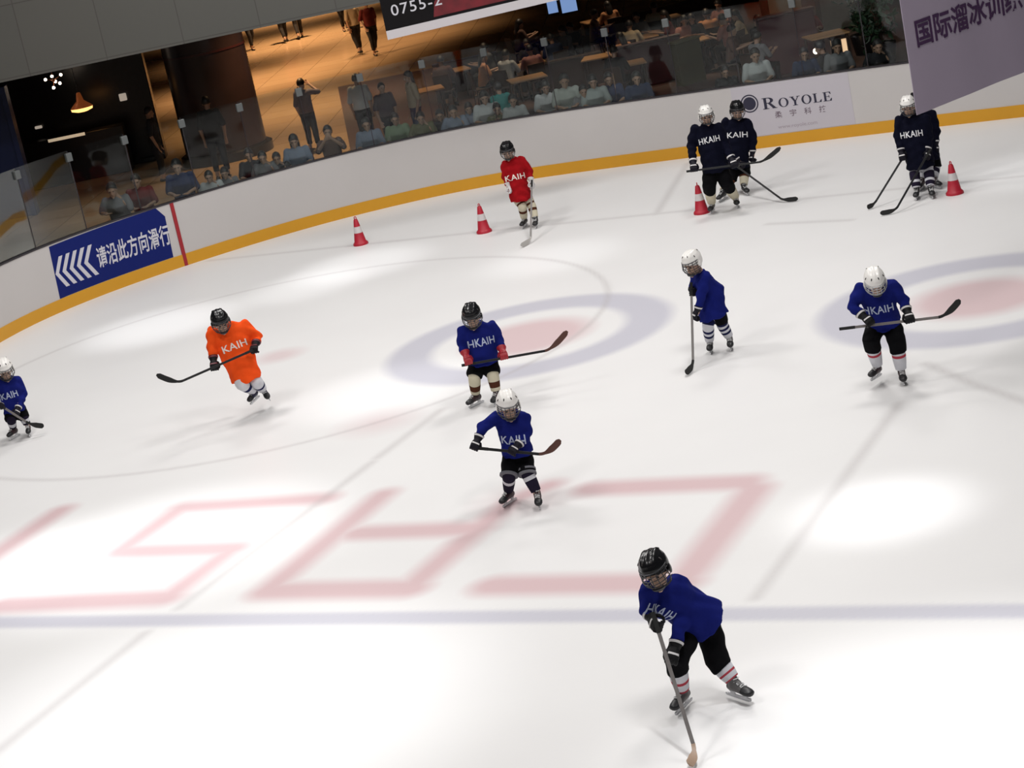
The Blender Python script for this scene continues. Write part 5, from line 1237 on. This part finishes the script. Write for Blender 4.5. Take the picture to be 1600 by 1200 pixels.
# restaurant: tables, chairs, partitions
WOOD = mat('warm_table_wood', (0.36, 0.20, 0.09), .4, 0, .2, 4); CH = mat('dark_chair_wood', (0.035, 0.018, 0.012), .5, 0, .2, 8)
def make_table(w_, d_):
    r = empty('dining_table', (0, 0, 0)); b = MB(); b.abox(-w_/2, w_/2, -d_/2, d_/2, .715, .75); b.build('tabletop', WOOD, r, False, .008)
    for sx_ in (-1, 1):
        for sy in (-1, 1): b = MB(); b.tube([(sx_*(w_/2-.06), sy*(d_/2-.06), 0), (sx_*(w_/2-.06), sy*(d_/2-.06), .715)], [.022, .03], 8); b.build('leg', CH, r)
    return r
pt = make_table(.85, .75)
for i, (x, y, rz, lab) in enumerate(TABLES):
    o = pt if i == 0 else copy_tree(pt); o.location = (x, y, 0); o.rotation_euler.z = rz; tag(o, lab, 'table', 'restaurant tables')
def make_chair():
    r = empty('dining_chair', (0, 0, 0)); b = MB(); b.abox(-.21, .21, -.21, .21, .42, .455); b.build('seat', CH, r, False, .012)
    b = MB(); b.rings([[(-.2, .19, .46), (.2, .19, .46), (.2, .215, .46), (-.2, .215, .46)], [(-.2, .24, .86), (.2, .24, .86), (.2, .265, .86), (-.2, .265, .86)]]); b.build('backrest', CH, r, False, .01)
    for sx_ in (-1, 1):
        for sy in (-1, 1): b = MB(); b.tube([(sx_*.18, sy*.18, .42), (sx_*.2, sy*.21, 0)], [.018, .014], 8); b.build('leg', CH, r)
    return r
pch = make_chair()
for i, (x, y, rz, lab) in enumerate(CHAIRS):
    o = pch if i == 0 else copy_tree(pch); o.location = (x, y, 0); o.rotation_euler.z = rz; tag(o, lab, 'chair', 'restaurant chairs')
for (nm, x, y, hx, hy, h, rz, col, tcol, lab, cat) in BLOCKS:
    r = empty(nm, (x, y, 0), lab, cat, None, rz); b = MB(); b.abox(-hx, hx, -hy, hy, 0, h-.05); b.build('body_panel', mat('panel_'+nm+str(len(MATS)), col, .6, 0, .2, 3), r, False, .015)
    b = MB(); b.abox(-hx-.02, hx+.02, -hy-.02, hy+.02, h-.05, h); b.build('top_cap', mat('cap_'+nm+str(len(MATS)), tcol, .5, 0, .15, 3), r, False, .01)
# bright screens hanging at the back of the restaurant
for (p, wv, hv, lab) in SCREENS:
    r = empty('screen', p, lab, 'screen'); b = MB(); b.abox(-wv, wv, -.03, .03, -hv, hv); b.build('frame', M['rail'], r, False, .01)
    b = MB(); b.abox(-wv+.04, wv-.04, -.04, -.031, -hv+.04, hv-.04); b.build('display', mat('blue_display', (.1, .2, .4), .4, emit=((.30, .48, .9), .55)), r, False)
    b = MB(); b.tube([(0, 0, hv), (0, 0, 4.9-p[2])], .025, 8); b.build('ceiling_mount', M['rail'], r)
# plants
LEAF = mat('dark_leaf', (0.012, 0.035, 0.014), .5, 0, .5, 3)
for (x, y, h, rr, lab) in PLANTS:
    r = empty('potted_plant', (x, y, 0), lab, 'plant'); b = MB(); b.ell_loft([((0, 0, z), (q, 0, 0), (0, q, 0)) for z, q in ((0, .2), (.4, .27), (.44, .27), (.42, .22))], 20); b.build('pot', DARK, r)
    b = MB(); lf = MB()
    for i in range(12):
        a = rng.uniform(0, 6.28); t = V(math.cos(a)*rr*.5*rng.uniform(.2, 1), math.sin(a)*rr*.5*rng.uniform(.2, 1), h*rng.uniform(.55, 1)); b.tube([(0, 0, .4), t*V(.4, .4, .6), t], [.02, .014, .006], 6)
        for j in range(16):
            c = t*rng.uniform(.5, 1.0)+rng.normal(0, rr*.3, 3)*V(1, 1, .8); d = nz(rng.normal(0, 1, 3)+V(0, 0, .2)); s_ = perp(rng.normal(0, 1, 3), d); n_ = np.cross(d, s_); L = rng.uniform(.12, .24)
            lf.add([c, c+d*L*.5+s_*L*.22+n_*.01, c+d*L, c+d*L*.5-s_*L*.22+n_*.01, c+d*L*.5-n_*.012], [(0, 1, 4), (1, 2, 4), (2, 3, 4), (3, 0, 4)])
    b.build('stem', CH, r); tag(lf.build('leaves', LEAF, r), kind='stuff')

# ------------------------------------------------------------------ hanging signs
r = empty('hanging_sign', HS['o'], 'black hanging sign with white phone digits and a white lower edge', 'sign'); W_, H_ = HS['w'], HS['h']; D_ = HS['slope']
tf = lambda x, z, y=0: (x, y, z+x*D_)
def quad(x0, x1, z0, z1, y0, y1, nm, m, parent):
    b = MB(); b.add([tf(x, z, y) for z in (z0, z1) for y in (y0, y1) for x in (x0, x1)], [(0, 1, 3, 2), (4, 6, 7, 5), (0, 4, 5, 1), (2, 3, 7, 6), (0, 2, 6, 4), (1, 5, 7, 3)]); return b.build(nm, m, parent, False)
quad(0, W_, .13, H_, -.03, .03, 'panel', mat('black_sign_face', (0.005, 0.004, 0.005), .6, 0, .3, 3, spec=.15), r)
quad(0, W_, 0, .15, -.045, .035, 'lower_edge', mat('white_sign_edge', (.56, .53, .55), .5), r)
RD = mat('red_sign_art', (0.13, 0.004, 0.010), .6, 0, .7, 5)
b = MB(); b.add([tf(x, z, -.034) for x, z in ((.86, .2), (W_, .2), (W_, H_), (.98, H_), (1.06, .62), (.92, .45))], [(0, 1, 2, 3, 4, 5)]); b.build('red_artwork', RD, r, False)
me = text_mesh('0755-2', 1.0, .004, 0, 'LEFT', None, 1.12); remap(me, lambda co: np.c_[HS['tx']+co[:, 0]*HS['ts'], np.full(len(co), -.036), HS['tz']+co[:, 1]*HS['ts']*.92+(HS['tx']+co[:, 0]*HS['ts'])*D_]); link('phone_digits', setmat(me, M['signwhite']), r)
for x in (.15, W_-.3): b = MB(); b.tube([tf(x, H_, 0), (x, 0, H_+4)], .008, 6); b.build('cable', M['rail'], r)
# mauve banner
r = empty('hanging_banner', BN['o'], 'mauve fabric banner with large purple Chinese characters hanging over the rink', 'banner'); dx = V(*BN['dx']); up = V(0, 0, 1); nn = np.cross(dx, up)
b = MB(); N = 30; W_, H_ = BN['w'], BN['h']; R = []
for i in range(N+1):
    x = W_*i/N; wv = lambda z: nn*(.03*math.sin(x*3.1+z*.5)*.3+.005*math.sin(x*6.3+1+z))
    R.append([dx*x+wv(z)+up*z+nn*o for o, zz in ((-.004, 1), (.004, -1)) for z in list(np.linspace(0, H_, 8))[::zz]])
b.rings(R); b.build('cloth', M['banner'], r)
for i, ch in enumerate('国际溜冰训练'):
    me = text_mesh(ch, 1.0, .022, 0, 'LEFT', .12)
    def fn(co):
        x = BN['tx']+i*BN['tp']+co[:, 0]*BN['tw']; z = BN['tz']+(co[:, 1]+.1)*BN['th']; wv = .03*np.sin(x*3.1+z*.5)*.3+.005*np.sin(x*6.3+1+z)
        return dx[None]*x[:, None]+up[None]*z[:, None]+nn[None]*(wv+BN['front']*.010)[:, None]
    remap(me, fn); link('character', setmat(me, M['bannerink']), r)
b = MB(); b.tube([dx*-.05+up*H_, dx*(W_+.05)+up*H_], .02, 8); b.build('top_rod', M['metal'], r)
for x in (.1, W_-.1): b = MB(); b.tube([dx*x+up*H_, dx*x+up*(H_+4)], .008, 6); b.build('cable', M['rail'], r)
